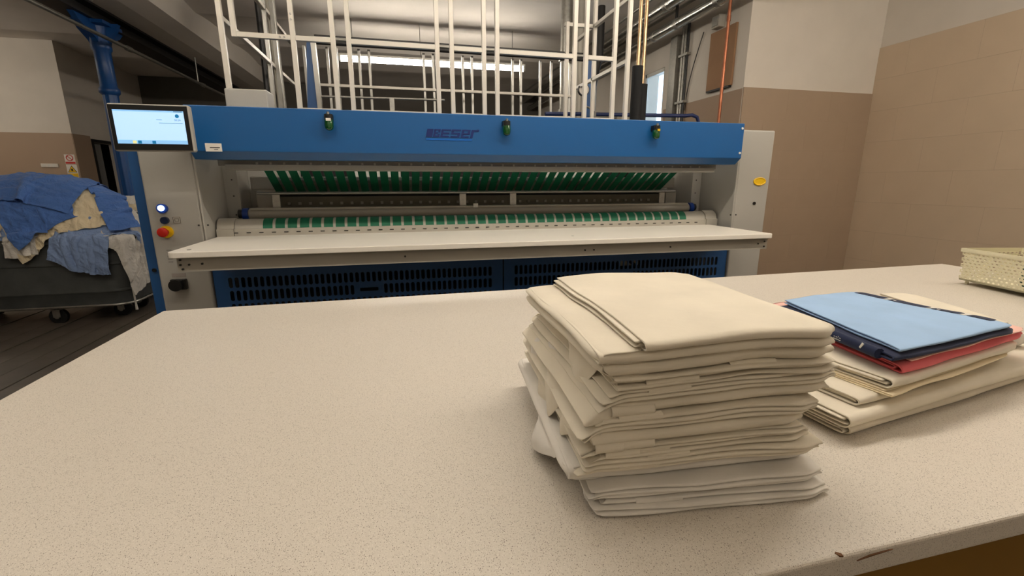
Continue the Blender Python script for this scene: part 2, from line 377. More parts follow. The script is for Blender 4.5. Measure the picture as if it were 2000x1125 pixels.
MB().box(3.842, 3.868, 4.98, 5.44, 2.46, 3.13, 0.002).build('board', BROWNB, bb)
MB().box(3.83, 3.868, 5.0, 5.42, 2.44, 2.46).build('ledge_strip', BSTEEL, bb)
jb = thing('junction_box', (3.83, 5.4, 3.1), 'small grey junction box above the brown panel', 'box')
MB().box(3.78, 3.868, 5.22, 5.36, 3.15, 3.29, 0.006).build('housing', GREYW, jb); MB().box(3.772, 3.78, 5.24, 5.34, 3.17, 3.27).build('lid', STEEL, jb)
tag(MB().tube([(3.85, 5.6 + 0.28 * math.sin(t * 1.57), 3.2 - 0.9 * t) for t in np.linspace(0, 1, 14)], 0.006, 6).build('loose_wire', INK, None, True), 'thin dark wire hanging on the right side wall', 'wire')
co = thing('copper_pipe', (3.21, 4.62, 0), 'upright copper pipe rising behind the right end of the machine', 'pipe')
MB().cyl((3.46, 4.62, 0.02), (3.46, 4.62, 3.6), 0.017, 12).build('tube', COPPER, co, True)
for z in (2.35, 3.0): MB().cyl((3.46, 4.62, z), (3.46, 4.62, z + 0.05), 0.021, 12).build('sleeve', COPPER, co, True)
for k, (x, y, z1, lab) in enumerate(((2.07, 3.92, 2.33, 'left brass rod with the taller black foam sleeve on the machine'), (2.14, 3.95, 2.19, 'right brass rod with the shorter black foam sleeve on the machine'))):
    b = thing('insulated_rod', (x, y, 1.745), lab, 'pipe')
    MB().cyl((x, y, 1.75), (x, y, z1), 0.047, 16).build('foam_sleeve', BLACKF, b, True)
    MB().cyl((x, y, 1.76), (x, y, 3.66), 0.0155, 12).build('rod', BRASS, b, True)

# far tube lamps seen through the frames, and fixtures of the lights above us
def fixture(x, y, z, L, glow, lab):
    t = thing('tube_lamp', (x, y, z - 0.06), lab, 'lamp')
    tm = mat('tube_glow_%g' % glow, (255, 245, 231), 0.4, emit=glow)
    MB().box(x - L / 2, x + L / 2, y - 0.03, y + 0.03, z, z + 0.035, 0.006).build('housing', FIXW, t)
    MB().cyl((x - L / 2 + 0.03, y, z - 0.045), (x + L / 2 - 0.03, y, z - 0.045), 0.03, 10).build('tube', tm, t, True)
    for s in (-1, 1):
        MB().box(x + s * (L / 2 - 0.02) - 0.012, x + s * (L / 2 - 0.02) + 0.012, y - 0.03, y + 0.03, z - 0.08, z).build('end_cap', FIXW, t)
        MB().cyl((x + s * L * 0.35, y, z + 0.04), (x + s * L * 0.35, y, CEIL + 0.03), 0.006, 6).build('hanger', STEEL, t)
for f_ in FIX: fixture(*f_)

# ================================================================== MACHINE
X0, X1 = -1.13, 2.43      # hood
mc = thing('flatwork_ironer', (0.69, 3.8, 0), 'wide blue and white flatwork ironing machine with green feed belts', 'machine')
for nm, xa, xb in (('a', -1.47, -1.19), ('b', 2.565, 2.865)):
    bevel(MB().box(xa, xb, 3.13, 4.5, 0, 1.735).build('end_column', WHITE, mc), 0.012, 3)
# light folded corner strip on the inner front edges
for xa, s in ((-1.19, 1), (2.565, -1)):
    MB().box(min(xa, xa + s * 0.012), max(xa, xa + s * 0.012), 3.127, 3.15, 0.86, 1.70, 0.004).build('corner_strip', WHITE, mc)
    for dz in (1.09,):
        for dx in (0.02, -0.03):
            MB().cyl((xa + dx * s * -1, 3.1295, dz), (xa + dx * s * -1, 3.123, dz), 0.005, 8).build('screw', INK, mc)
MB().box(-1.535, -1.472, 3.16, 4.45, 0.02, 1.70, 0.004).build('side_cover', BLUED, mc)
MB().box(2.868, 2.91, 3.2, 4.45, 0.02, 1.2, 0.004).build('side_cover', BLUED, mc)
MB().cyl((-1.50, 3.158, 0.82), (-1.50, 3.15, 0.82), 0.012, 10).build('hinge_bolt', BLACK, mc)
# hood
hood = MB().prism([(2.95, 1.755), (2.95, 1.515), (3.005, 1.472), (3.10, 1.472), (3.10, 1.50), (3.42, 1.60), (3.42, 1.755)], X0, X1, 'X').build('front_hood', BLUE, mc)
bevel(hood, 0.004)
for z in (1.72, 1.55):
    MB().cyl((X1 - 0.02, 2.95, z), (X1 - 0.02, 2.943, z), 0.008, 10).build('screw', FIXW, hood)
MB().box(-1.19, 2.565, 3.42, 3.50, 1.60, 1.74).build('top_cover', BLUED, mc)
MB().box(-1.19, 2.565, 4.33, 4.45, 1.60, 1.74).build('top_cover', BLUED, mc)
# maker's mark on the hood: bold slanted letters over a stripe
lg = MB(); yl = 2.9485
def glyph(rects, u0):
    for (a, b, c_, d) in rects:
        q = [(u0 + a + 0.25 * c_, c_), (u0 + b + 0.25 * c_, c_), (u0 + b + 0.25 * d, d), (u0 + a + 0.25 * d, d)]
        lg.prism([(0.162 + u * 0.0475, 1.615 + v * 0.0475) for u, v in q], yl - 0.0012, yl, 'Y')
glyph([(0, .78, 0, 1)], 0)
glyph([(0, .25, 0, 1), (.55, .8, 0, .38), (.55, .8, .6, 1), (.25, .55, 0, .2), (.25, .55, .42, .6), (.25, .55, .84, 1)], .9)
glyph([(0, .26, 0, 1), (.26, 1.1, 0, .2), (.26, 1.05, .4, .6), (.26, 1.2, .82, 1)], 1.85)
glyph([(0, 1.15, 0, .2), (.85, 1.15, .2, .4), (0, 1.15, .4, .6), (0, .3, .6, .8), (0, 1.2, .8, 1)], 3.15)
glyph([(0, .3, 0, 1), (.3, 1.05, 0, .18), (.3, 1.1, .38, .56), (.8, 1.1, .56, .84), (.3, 1.1, .84, 1)], 4.5)
glyph([(0, .34, 0, 1), (.34, .95, .78, 1)], 5.75)
lg.build('maker_lettering', LOGO, hood)
MB().prism([(0.162, 1.597), (0.445, 1.597), (0.449, 1.607), (0.164, 1.607)], yl - 0.0012, yl, 'Y').build('maker_stripe', LOGOL, hood)
text('®', 0.022, LOGO, 'registered_mark', hood, (0.478, yl, 1.652), (R(90), 0, 0))
lb = MB().box(-1.048, -0.966, 2.946, 2.9495, 1.512, 1.556, 0.001).build('label_plate', PAPER, hood)
MB().box(-1.025, -0.975, 2.9452, 2.946, 1.531, 1.536).build('label_print', INK, hood)
MB().box(-1.005, -0.985, 2.9452, 2.946, 1.522, 1.525).build('label_print', INK, hood)
# three green signal lamps on the hood
for x, z, k in ((-0.385, 1.72, 0), (0.662, 1.714, 1), (1.705, 1.714, 2)):
    b = MB().box(x - 0.016, x + 0.016, 2.90, 2.9495, z - 0.012, z + 0.006, 0.002).box(x - 0.022, x - 0.012, 2.905, 2.95, z - 0.03, z + 0.004).box(x + 0.012, x + 0.022, 2.905, 2.95, z - 0.03, z + 0.004).build('signal_lamp', BLACK, mc)
    MB().cyl((x, 2.915, z - 0.028), (x, 2.915, z - 0.004), 0.020, 14).build('lamp_socket', BLACK, b, True)
    MB().cyl((x, 2.905, z + 0.002), (x, 2.905, z + 0.016), 0.008, 10).build('lamp_joint', ALU, b, True)
    MB().tube([(x, 2.915, z - 0.028), (x, 2.913, z - 0.045), (x, 2.911, z - 0.062), (x, 2.909, z - 0.076), (x, 2.908, z - 0.083), (x, 2.908, z - 0.086)], [0.024, 0.025, 0.0245, 0.021, 0.012, 0.002], 16).build('lens', LENS, b, True)
    if k != 1: MB().box(x - (0.004 if k else 0.012), x + 0.014, 2.888, 2.894, z - 0.034, z - 0.020).build('sticker', YEL if k else PAPER, b)
# touch screen
a = MB().box(-1.377, -1.022, 2.735, 2.775, 1.497, 1.722, 0.007).build('touch_screen', WHITE, mc)
MB().box(-1.371, -1.028, 2.7315, 2.7345, 1.503, 1.716, 0.001).build('bezel', BLACK, a)
MB().box(-1.352, -1.047, 2.730, 2.7313, 1.533, 1.692).build('display', SCREENM, a)
MB().box(-1.352, -1.047, 2.7294, 2.7300, 1.685, 1.692).build('title_bar', SBAR, a)
MB().box(-1.352, -1.047, 2.7294, 2.7300, 1.533, 1.551).build('task_bar', SBAR, a)
for x, mm in ((-1.279, SICONY), (-1.257, SICON), (-1.195, SICON)):
    MB().box(x - 0.008, x + 0.008, 2.7288, 2.7294, 1.534, 1.548).build('icon', mm, a)
MB().tube([(-1.077, 2.7299, 1.668), (-1.077, 2.7292, 1.668)], 0.009, 12).build('icon', SICON, a)
MB().box(-1.09, -1.052, 2.7288, 2.7294, 1.686, 1.691).build('icon', STXT, a)
text('50.24', 0.013, STXT, 'reading', a, (-1.092, 2.7296, 1.645), (R(90), 0, 0), 0.0002)
for x0_, x1_, z in ((-1.17, -1.145, 1.648), (-1.16, -1.056, 1.633)):
    MB().box(x0_, x1_, 2.7288, 2.7296, z, z + 0.002).build('caption', STXT, a)
MB().cyl((-1.2, 2.77, 1.61), (-1.2, 3.14, 1.61), 0.03, 12).build('screen_arm', WHITE, mc, True)
# column controls
yc = 3.13
b = MB().cyl((-1.385, yc, 1.193), (-1.385, yc - 0.02, 1.193), 0.028, 20).build('push_button', BTN, mc, True)
MB().cyl((-1.385, yc - 0.02, 1.196), (-1.385, yc - 0.028, 1.196), 0.017, 16).build('lit_lens', LIT, b, True)
MB().cyl((-1.382, yc, 1.123), (-1.382, yc - 0.022, 1.123), 0.021, 18).build('push_button', BTND, mc, True)
b = MB().cyl((-1.385, yc, 1.055), (-1.385, yc - 0.012, 1.055), 0.036, 24).build('emergency_stop', YEL, mc, True)
MB().tube([(-1.387, yc - 0.012, 1.055), (-1.388, yc - 0.03, 1.055), (-1.39, yc - 0.032, 1.055), (-1.39, yc - 0.048, 1.055), (-1.39, yc - 0.052, 1.055)], [0.018, 0.018, 0.028, 0.028, 0.02], 20).build('stop_knob', RED, b, True)
b = MB().box(-1.345, -1.30, yc - 0.003, yc - 0.0005, 1.103, 1.145).build('icon_plate', GREYW, mc)
for q in (0.0, 0.009):
    MB().box(-1.342 + q, -1.303 - q, yc - 0.0040, yc - 0.003, 1.106 + q, 1.1075 + q).box(-1.342 + q, -1.303 - q, yc - 0.004, yc - 0.003, 1.1405 - q, 1.142 - q).box(-1.342 + q, -1.3405 + q, yc - 0.004, yc - 0.003, 1.106 + q, 1.142 - q).box(-1.3045 - q, -1.303 - q, yc - 0.004, yc - 0.003, 1.106 + q, 1.142 - q).build('icon_line', INK, b)
b = MB().box(-1.405, -1.32, yc - 0.03, yc, 0.70, 0.765, 0.004).build('main_switch', BLACK, mc)
MB().cyl((-1.37, yc - 0.03, 0.732), (-1.37, yc - 0.055, 0.732), 0.036, 18).build('switch_knob', BLACK, b, True)
MB().box(-1.40, -1.325, yc - 0.002, yc, 0.775, 0.80).build('switch_label', mat('grey_label', (150, 142, 134), 0.6), mc)
for k in range(5): MB().box(-1.405, -1.38, yc - 0.0015, yc, 0.87 + k * 0.018, 0.872 + k * 0.018).build('scale_mark', INK, mc)
MB().tube([(2.77 + 0.052 * math.cos(t), yc - 0.004, 1.349 + 0.027 * math.sin(t)) for t in np.linspace(0, 6.283, 25)], 0.006, 8).prism([(2.77 + 0.05 * math.cos(t), 1.349 + 0.026 * math.sin(t)) for t in np.linspace(0, 6.0, 20)], yc - 0.006, yc, 'Y').build('yellow_handle', YEL, mc, True)
MB().cyl((2.745, yc, 1.178), (2.745, yc - 0.006, 1.178), 0.013, 14).build('keyhole_plug', BLACK, mc, True)
MB().box(2.60, 2.66, 3.3, 3.36, 1.735, 1.775, 0.008).build('beacon', ORANGE, mc)
# feed table
tb = []
x0, x1, y0, y1, r = -1.175, 2.475, 2.60, 3.30, 0.03
pl = [(x0 + r - r * math.cos(t), y0 + r - r * math.sin(t)) for t in np.linspace(0, math.pi / 2, 6)] + [(x1 - r + r * math.sin(t), y0 + r - r * math.cos(t)) for t in np.linspace(0, math.pi / 2, 6)] + [(x1, y1), (x0, y1)]
ft = bevel(MB().prism(pl, 0.968, 1.0, 'Z').build('feed_table', BOARD, mc), 0.004)
ap = MB().box(-1.145, 2.455, 2.632, 2.65, 0.893, 0.968).box(-1.145, -1.127, 2.65, 3.13, 0.893, 0.968).box(2.437, 2.455, 2.65, 3.13, 0.893, 0.968).build('apron', GREYW, mc)
for (x, z) in ((-1.128, .955), (-1.130, .93), (-1.122, .907), (-1.09, .93), (-1.03, .932), (0.0, .932), (1.10, .93), (1.16, .93), (1.70, .93), (2.38, .93), (2.43, .945), (2.43, .91)):
    MB().cyl((x, 2.632, z), (x, 2.626, z), 0.0055, 8).build('screw', INK, ap)
MB().cyl((-1.10, 2.68, 0.9995), (-1.10, 2.68, 1.002), 0.010, 10).build('table_screw', ALU, ft)
MB().cyl((1.08, 2.80, 0.9995), (1.08, 2.80, 1.001), 0.008, 10).build('table_screw', ALU, ft)
# vent doors with real slots
def vent_door(xa, xb):
    z0, z1, yv = 0.10, 0.83, 3.15
    m = MB(); mg = 0.075; n = 47; px = (xb - xa - 2 * mg) / n; pz = 0.0865; rows = 7; ztop = 0.762
    hc = n // 2
    def quad(a, b, c_, d): m.add([(a, yv, c_), (b, yv, c_), (b, yv, d), (a, yv, d)], [(0, 1, 2, 3)])
    quad(xa, xa + mg, z0, z1); quad(xb - mg, xb, z0, z1); quad(xa + mg, xb - mg, ztop, z1); quad(xa + mg, xb - mg, z0, ztop - rows * pz)
    def cell(a, b, c_, d, hw, hh, horiz=False):
        ox, oz = (a + b) / 2, (c_ + d) / 2; k = 8; ring = []
        for i in range(k + 1):
            t = math.pi * i / k
            ring.append((ox + hw * math.cos(t), oz + (hh - hw) + hw * math.sin(t)) if not horiz else (ox + (hw - hh) * (1 if math.cos(t) > 0 else -1) + hh * math.cos(t), oz + hh * math.sin(t)))
        ring += [(2 * ox - p, 2 * oz - q) for p, q in ring]
        outer = []
        for (p, q) in ring:
            dx, dz = p - ox, q - oz
            sc = min(abs((b - a) / 2 / dx) if abs(dx) > 1e-9 else 1e9, abs((d - c_) / 2 / dz) if abs(dz) > 1e-9 else 1e9)
            outer.append((ox + dx * sc, oz + dz * sc))
        # corners
        N = len(ring); vs_ = [(p, yv, q) for p, q in ring] + [(p, yv, q) for p, q in outer] + [(p, yv + 0.006, q) for p, q in ring]
        fs_ = []
        for i in range(N):
            j = (i + 1) % N
            fs_.append((i, j, N + j, N + i)); fs_.append((i, j, 2 * N + j, 2 * N + i))
            (ax_, az_), (bx_, bz_) = outer[i], outer[j]
            if abs(ax_ - bx_) > 1e-6 and abs(az_ - bz_) > 1e-6:
                cxn = a if (ax_ + bx_) / 2 < ox else b; czn = c_ if (az_ + bz_) / 2 < oz else d
                vs_.append((cxn, yv, czn)); fs_.append((N + i, N + j, len(vs_) - 1))
        m.add(vs_, fs_)
    for r_ in range(rows):
        for c_ in range(n):
            a = xa + mg + c_ * px; zt = ztop - r_ * pz
            if r_ == 1 and hc - 2 <= c_ <= hc + 2:
                if c_ == hc - 2:
                    A_, B_, C_, D_ = a, a + 5 * px, zt - pz, zt; mx_, mz_ = (A_ + B_) / 2, (C_ + D_) / 2; pts_ = [(mx_ - 0.06, mz_ - 0.008), (mx_ - 0.056, mz_ - 0.0115), (mx_ + 0.056, mz_ - 0.0115), (mx_ + 0.06, mz_ - 0.008), (mx_ + 0.06, mz_ + 0.008), (mx_ + 0.056, mz_ + 0.0115), (mx_ - 0.056, mz_ + 0.0115), (mx_ - 0.06, mz_ + 0.008)]
                    out_ = [(A_, mz_ - 0.008), (A_, C_), (B_, C_), (B_, mz_ - 0.008), (B_, mz_ + 0.008), (B_, D_), (A_, D_), (A_, mz_ + 0.008)]
                    m.add([(p_, yv, q_) for p_, q_ in pts_ + out_], [(i, (i + 1) % 8, 8 + (i + 1) % 8, 8 + i) for i in range(8)])
                continue
            cell(a, a + px, zt - pz, zt, px * 0.32, 0.034)
    return m.build('vent_door', BLUED, mc)
vent_door(-1.185, 0.684); vent_door(0.692, 2.56)
MB().box(-1.185, 2.56, 3.156, 3.2, 0.83, 0.96).build('crossbar', BLUED, mc)
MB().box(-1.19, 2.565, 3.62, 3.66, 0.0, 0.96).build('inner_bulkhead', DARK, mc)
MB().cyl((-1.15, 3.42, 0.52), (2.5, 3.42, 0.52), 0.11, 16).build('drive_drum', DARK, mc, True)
MB().tube([(1.35 + 0.5 * t, 3.3, 0.66 + 0.12 * math.sin(t * 3.1)) for t in np.linspace(0, 1, 12)], 0.012, 8).build('cable_loop', BLACK, mc, True)
MB().box(1.70, 1.86, 3.32, 3.40, 0.68, 0.78).build('valve_block', STEEL, mc)
# lower roller bed with belts
prof = [(3.292, 0.97), (3.292, 1.045)] + [(3.372 - 0.066 * math.cos(t), 1.040 + 0.066 * math.sin(t)) for t in np.linspace(0.1, math.pi - 0.1, 14)] + [(3.45, 1.03), (3.45, 0.97)]
MB().prism(prof, -1.075, 2.44, 'X').build('roller_bed', GREYW, mc, True)
for xa, xb in ((-1.178, -1.078), (2.443, 2.545)):
    p2 = [(3.372 + (y - 3.372) * 1.06, 1.02 + (z - 1.02) * 1.07) for y, z in prof]
    MB().prism(p2, xa, xb, 'X').build('bed_end_cap', GREYW, mc, True)
NB = 42; BX0, BX1 = -0.915, 2.27; bp = (BX1 - BX0) / NB
low = None; up = None; slot = None; guide = None
arc = [(3.372 - 0.0685 * math.cos(t), 1.040 + 0.0685 * math.sin(t)) for t in np.linspace(-0.02, math.pi * 0.93, 12)]
arci = [(3.372 - 0.0655 * math.cos(t), 1.040 + 0.0655 * math.sin(t)) for t in np.linspace(-0.02, math.pi * 0.93, 12)][::-1]
ub = [(3.45, 1.447), (3.745, 1.272), (3.742, 1.268), (3.447, 1.443)]
for i in range(NB):
    x = BX0 + (i + 0.5) * bp
    if low is None:
        low = MB().prism(arc + arci, x - 0.029, x + 0.029, 'X').build('feed_belt', GREEN, mc, True)
        up = MB().prism(ub, x - 0.0275, x + 0.0275, 'X').build('upper_belt', GREEN, mc)
        lo_o, up_o = WORLD[low.name].copy(), WORLD[up.name].copy()
    else:
        dx = Vector((i * bp, 0, 0)); copy_at(low, lo_o + dx, mc); copy_at(up, up_o + dx, mc)
for i in range(-2, NB + 2):
    x = BX0 + i * bp
    if slot is None:
        slot = MB().box(x - 0.013, x + 0.013, 3.2895, 3.2925, 1.0185, 1.0245).build('bed_slot', BLACK, mc); s_o = WORLD[slot.name].copy()
    else: copy_at(slot, s_o + Vector(((i + 2) * bp, 0, 0)), mc)
for i in range(1, NB):
    x = BX0 + i * bp
    if guide is None:
        guide = MB().prism([(3.60, 1.367), (3.76, 1.272), (3.755, 1.262), (3.595, 1.357)], x - 0.010, x + 0.010, 'X').build('belt_guide', STEEL, mc); g_o = WORLD[guide.name].copy()
        tabo = MB().box(x - 0.006, x + 0.006, 3.098, 3.112, 1.449, 1.462).build('rail_tab', ALUW, mc); t_o = WORLD[tabo.name].copy()
        fing = MB().box(x - 0.010, x + 0.010, 3.80, 3.815, 1.175, 1.195).build('clip_finger', GREYW, mc); f_o = WORLD[fing.name].copy()
    else:
        d_ = Vector(((i - 1) * bp, 0, 0)); copy_at(guide, g_o + d_, mc); copy_at(tabo, t_o + d_, mc); copy_at(fing, f_o + d_, mc)
MB().cyl((-0.95, 3.42, 1.465), (2.30, 3.42, 1.465), 0.022, 14).build('upper_belt_roller', ALU, mc, True)
MB().cyl((-0.95, 3.765, 1.255), (2.30, 3.765, 1.255), 0.018, 14).build('lower_belt_roller', BSTEEL, mc, True)
# rail under the hood
MB().prism([(3.06, 1.417), (3.10, 1.412), (3.105, 1.447), (3.065, 1.447)], -1.0, 2.30, 'X').build('front_rail', mat('dull_aluminium', (150, 147, 138), 0.5, 0.3), mc)
MB().box(-1.05, 2.34, 3.104, 3.14, 1.440, 1.474).build('rail_holder', MATS['dull_aluminium'], mc)
# inner end plates, cross beam, rods, rollers
for xa, s in ((-1.19, 1), (2.565, -1)):
    q = sorted((xa, xa + s * 0.085))
    MB().box(q[0], q[1], 3.58, 3.60, 1.04, 1.47).build('end_plate', WHITE, mc)
    for z in (1.43, 1.36, 1.25, 1.12): MB().cyl((xa + s * 0.05, 3.58, z), (xa + s * 0.05, 3.575, z), 0.005, 8).build('screw', INK, mc)
    MB().cyl((xa + s * 0.115, 3.52, 1.125), (xa + s * 0.15, 3.52, 1.125), 0.045, 16).build('roller_hub', BTN, mc, True)
    MB().cyl((xa + s * 0.085, 3.52, 1.13), (xa + s * 0.115, 3.52, 1.13), 0.03, 12).build('hub_bolt', BSTEEL, mc, True)
    MB().box(min(xa + s * 0.16, xa + s * 0.26), max(xa + s * 0.16, xa + s * 0.26), 3.70, 3.74, 1.14, 1.26).build('bearing_block', GREYW, mc)
bevel(MB().box(-1.105, 2.48, 3.85, 4.0, 1.288, 1.385).build('cross_beam', WHITE, mc), 0.008)
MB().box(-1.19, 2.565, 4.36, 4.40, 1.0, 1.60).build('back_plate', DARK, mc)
for xa, xb in ((-0.43, 0.0), (1.36, 1.96)): MB().box(xa, xb, 4.28, 4.36, 1.05, 1.58, 0.004).build('inner_panel', FIXW, mc)
for xa, xb in ((-1.19, -0.80), (2.2, 2.565)): MB().box(xa, xb, 4.1, 4.14, 1.05, 1.60, 0.004).build('inner_panel', WHITE, mc)
MB().box(-1.0, 2.34, 3.82, 3.85, 1.07, 1.24).build('felt_apron', OLIVE, mc)
MB().cyl((-0.985, 3.55, 1.268), (2.295, 3.55, 1.268), 0.0115, 12).build('safety_bar', ALU, mc, True)
for x in (-0.865, 0.458, 0.857, 2.172):
    MB().box(x - 0.026, x + 0.026, 3.545, 3.56, 1.165, 1.262, 0.002).build('bar_bracket', STEEL, mc)
MB().cyl((-1.045, 3.53, 1.125), (2.42, 3.53, 1.125), 0.036, 18).build('press_roller', GREYW, mc, True)
MB().box(-1.03, 2.40, 3.50, 3.56, 1.155, 1.168).build('wiper_strip', GREYW, mc)
MB().box(0.53, 0.565, 3.485, 3.492, 1.155, 1.185).build('reflector_tag', FIXW, mc)
MB().box(-1.0, 2.3, 3.45, 3.85, 1.04, 1.06).build('inner_tray', GREYW, mc)

# ================================================================== WHITE FRAME ON TOP
fr = thing('metal_frame', (0.35, 4.4, 1.74), 'tall white tubular metal frame rising above the blue hood', 'frame')
PW = 0.0145
def post(x, y, z0, z1, w_=PW, m_=ALUW): return MB().box(x - w_, x + w_, y - w_, y + w_, z0, z1, 0.002).build('post', m_, fr)
def railx(xa, xb, y, z, w_=PW, m_=ALUW): return MB().box(xa, xb, y - w_, y + w_, z - w_, z + w_, 0.002).build('rail', m_, fr)
def raily(x, ya, yb, z, w_=PW, m_=ALUW): return MB().box(x - w_, x + w_, ya, yb, z - w_, z + w_, 0.002).build('rail', m_, fr)
FY = 3.36
post(-1.012, FY, 1.757, 3.4)
post(-0.612, FY, 1.757, 3.4)
for xa, xb in ((-0.612, -0.376), (-0.280, 0.285), (0.382, 0.604), (0.697, 1.268), (1.356, 1.580)):
    for x in (xa, xb):
        if x != -0.612: post(x, FY, 1.757, 3.4)
    railx(xa + PW, xb - PW, FY, 1.80); railx(xa + PW, xb - PW, FY, 2.226)
post(1.690, FY, 1.757, 3.4)
post(-0.944, FY, 2.21, 3.4); railx(-0.93, -0.612 - PW, FY, 2.226)
for x in (-0.66, -0.685):
    b = MB().cyl((x, FY - PW, 2.226), (x, FY - PW - 0.004, 2.226), 0.006, 8).build('bolt', ALU, fr)
for z in (2.33, 2.36): MB().cyl((-0.612, FY - PW, z), (-0.612, FY - PW - 0.004, z), 0.006, 8).build('bolt', ALU, fr)
raily(-1.012, FY + PW, 5.5, 2.315); raily(-1.012, FY + PW, 5.5, 2.72)
raily(1.690, FY + PW, 4.4, 2.222); raily(1.690, FY + PW, 4.4, 2.645)
post(1.690, 4.0, 1.757, 3.0); railx(1.42, 1.69, 4.02, 2.645)
post(1.44, 4.0, 1.757, 2.66)
post(-1.012, 4.45, 1.757, 3.4, PW, ALU); post(-0.985, 4.6, 1.757, 3.4, PW, ALU)
RY = 5.5
for x in (-1.166, -0.91, -0.683, -0.593, -0.365, -0.263, 0.314, 0.416, 0.746, 0.85, 1.322, 1.421, 1.655, 1.79, 2.02):
    post(x, RY, 1.2, 2.72, 0.0135, ALU)
railx(-0.9, 2.03, RY - 0.028, 2.343, 0.0135, ALUW)
for z in (2.735, 2.785): MB().cyl((-0.78, 5.4, z), (2.2, 5.4, z), 0.022, 12).build('cross_tube', BSTEEL, fr, True)
cb = thing('cable_riser', (-0.95, 4.9, 1.74), 'bundle of dark cables and pipes rising behind the left end of the white frame', 'cables')
for k, (dx, r, mm) in enumerate(((0, .022, BLACK), (.05, .012, STEEL), (.09, .014, GREYW), (.13, .02, STEEL))):
    MB().tube([(-1.13 + dx, 4.75 + 0.02 * math.sin(z * 3 + k), z) for z in np.linspace(1.3, 3.66, 14)], r, 8).build('cable', mm, cb, True)
bx = thing('electric_box', (-0.86, 3.26, 1.757), 'white sheet metal box lying on the blue hood beside the frame post', 'box')
bevel(MB().box(-0.985, -0.755, 3.17, 3.33, 1.757, 1.885).build('cover', WHITE, bx), 0.008, 3)
MB().box(-0.975, -0.765, 3.168, 3.17, 1.762, 1.766).build('seam', INK, bx)
gt = thing('rear_gantry', (0.56, 4.6, 0), 'pair of blue posts joined by a steel bar behind the white frame', 'frame')
for x in (-0.70, 1.81):
    m = MB().prism([(x - 0.045, 1.745), (x + 0.045, 1.745), (x + 0.035, 2.5), (x - 0.02, 2.5)], 4.45, 4.455, 'Y')
    MB().prism([(x - 0.06, 1.742), (x + 0.045, 1.742), (x + 0.03, 2.5), (x + 0.0, 2.5)], 4.40, 4.44, 'Y').build('blue_post', BLUED, gt)
    MB().prism([(x + 0.045, 1.742), (x + 0.08, 1.742), (x + 0.066, 2.505), (x + 0.03, 2.505)], 4.38, 4.44, 'Y').build('steel_face', ALU, gt)
MB().cyl((-0.68, 4.41, 2.51), (1.86, 4.41, 2.51), 0.016, 12).build('cross_bar', STEEL, gt, True)
MB().cyl((-0.62, 4.36, 2.05), (0.42, 4.36, 2.06), 0.009, 10).build('thin_rod', ALU, gt, True)
MB().box(-0.06, -0.02, 4.34, 4.38, 1.742, 2.06).build('rod_holder', STEEL, gt)
MB().cyl((-0.5, 4.36, 1.742), (-0.5, 4.36, 2.04), 0.02, 10).build('rod_holder', STEEL, gt, True)
# rear details on the right
hs = thing('blue_hose', (2.4, 4.47, 1.74), 'dark blue hose running along the back of the machine to the right', 'hose')
MB().tube([(1.4, 4.47, 1.99), (1.8, 4.47, 2.0), (2.4, 4.47, 2.01), (2.95, 4.47, 2.02), (3.02, 4.47, 2.03), (3.08, 4.47, 2.01), (3.11, 4.47, 1.95), (3.12, 4.47, 1.6), (3.12, 4.47, 0.02)], 0.019, 10).build('tube', mat('blue_hose', (24, 40, 86), 0.4), hs, True)
ga = thing('pressure_gauge', (1.72, 4.3, 1.745), 'round white pressure gauge on a thin pipe behind the frame', 'gauge')
MB().tube([(1.85, 4.3, 1.745), (1.85, 4.3, 2.0), (1.80, 4.3, 2.03), (1.74, 4.3, 2.05), (1.72, 4.3, 2.1), (1.72, 4.3, 2.14)], 0.010, 8).build('syphon_pipe', STEEL, ga, True)
MB().cyl((1.72, 4.31, 2.19), (1.72, 4.28, 2.19), 0.055, 20).build('case', BSTEEL, ga, True)
MB().cyl((1.72, 4.2795, 2.19), (1.72, 4.278, 2.19), 0.048, 20).build('dial', PAPER, ga)
MB().box(1.718, 1.722, 4.276, 4.278, 2.18, 2.225).build('needle', INK, ga)
tr = thing('steam_pipe', (2.2, 6.2, 0), 'thick grey vertical steam pipe behind the right end of the frame', 'pipe')
MB().cyl((2.22, 6.2, 0), (2.22, 6.2, 3.66), 0.075, 14).build('wrap', STEEL, tr, True)
MB().cyl((2.42, 6.2, 0), (2.42, 6.2, 3.66), 0.045, 14).build('branch', GREYW, tr, True)
for z in (2.2, 2.9): MB().cyl((2.22, 6.2, z), (2.22, 6.2, z + 0.1), 0.095, 14).build('flange', STEEL, tr, True)
MB().tube([(2.62, 6.2, 1.5), (2.62, 6.2, 2.6), (2.64, 6.2, 2.75), (2.7, 6.2, 3.0), (2.7, 6.2, 3.6)], 0.05, 12).build('cable_bundle', BSTEEL, tr, True)
wd = thing('white_cabinet', (3.0, 7.6, 0), 'tall white cabinet door seen behind the frame near the window', 'cabinet')
MB().box(2.85, 3.85, 8.0, 8.5, 0, 2.55, 0.01).build('body', WHITE, wd); MB().box(2.95, 3.75, 7.985, 8.0, 0.1, 2.45).build('door', GREYW, wd)
MB().cyl((3.05, 7.985, 1.3), (3.05, 7.96, 1.3), 0.02, 10).build('handle', STEEL, wd)
dk = thing('rear_machinery', (0.6, 11.4, 0), 'dark grey low machine block far behind the frames', 'machine')
MB().box(-2.4, 1.5, 10.6, 11.6, 0, 1.7, 0.03).build('body', BSTEEL, dk); MB().box(-2.3, 1.4, 10.58, 10.6, 0.4, 1.5).build('front_panel', DARK, dk)

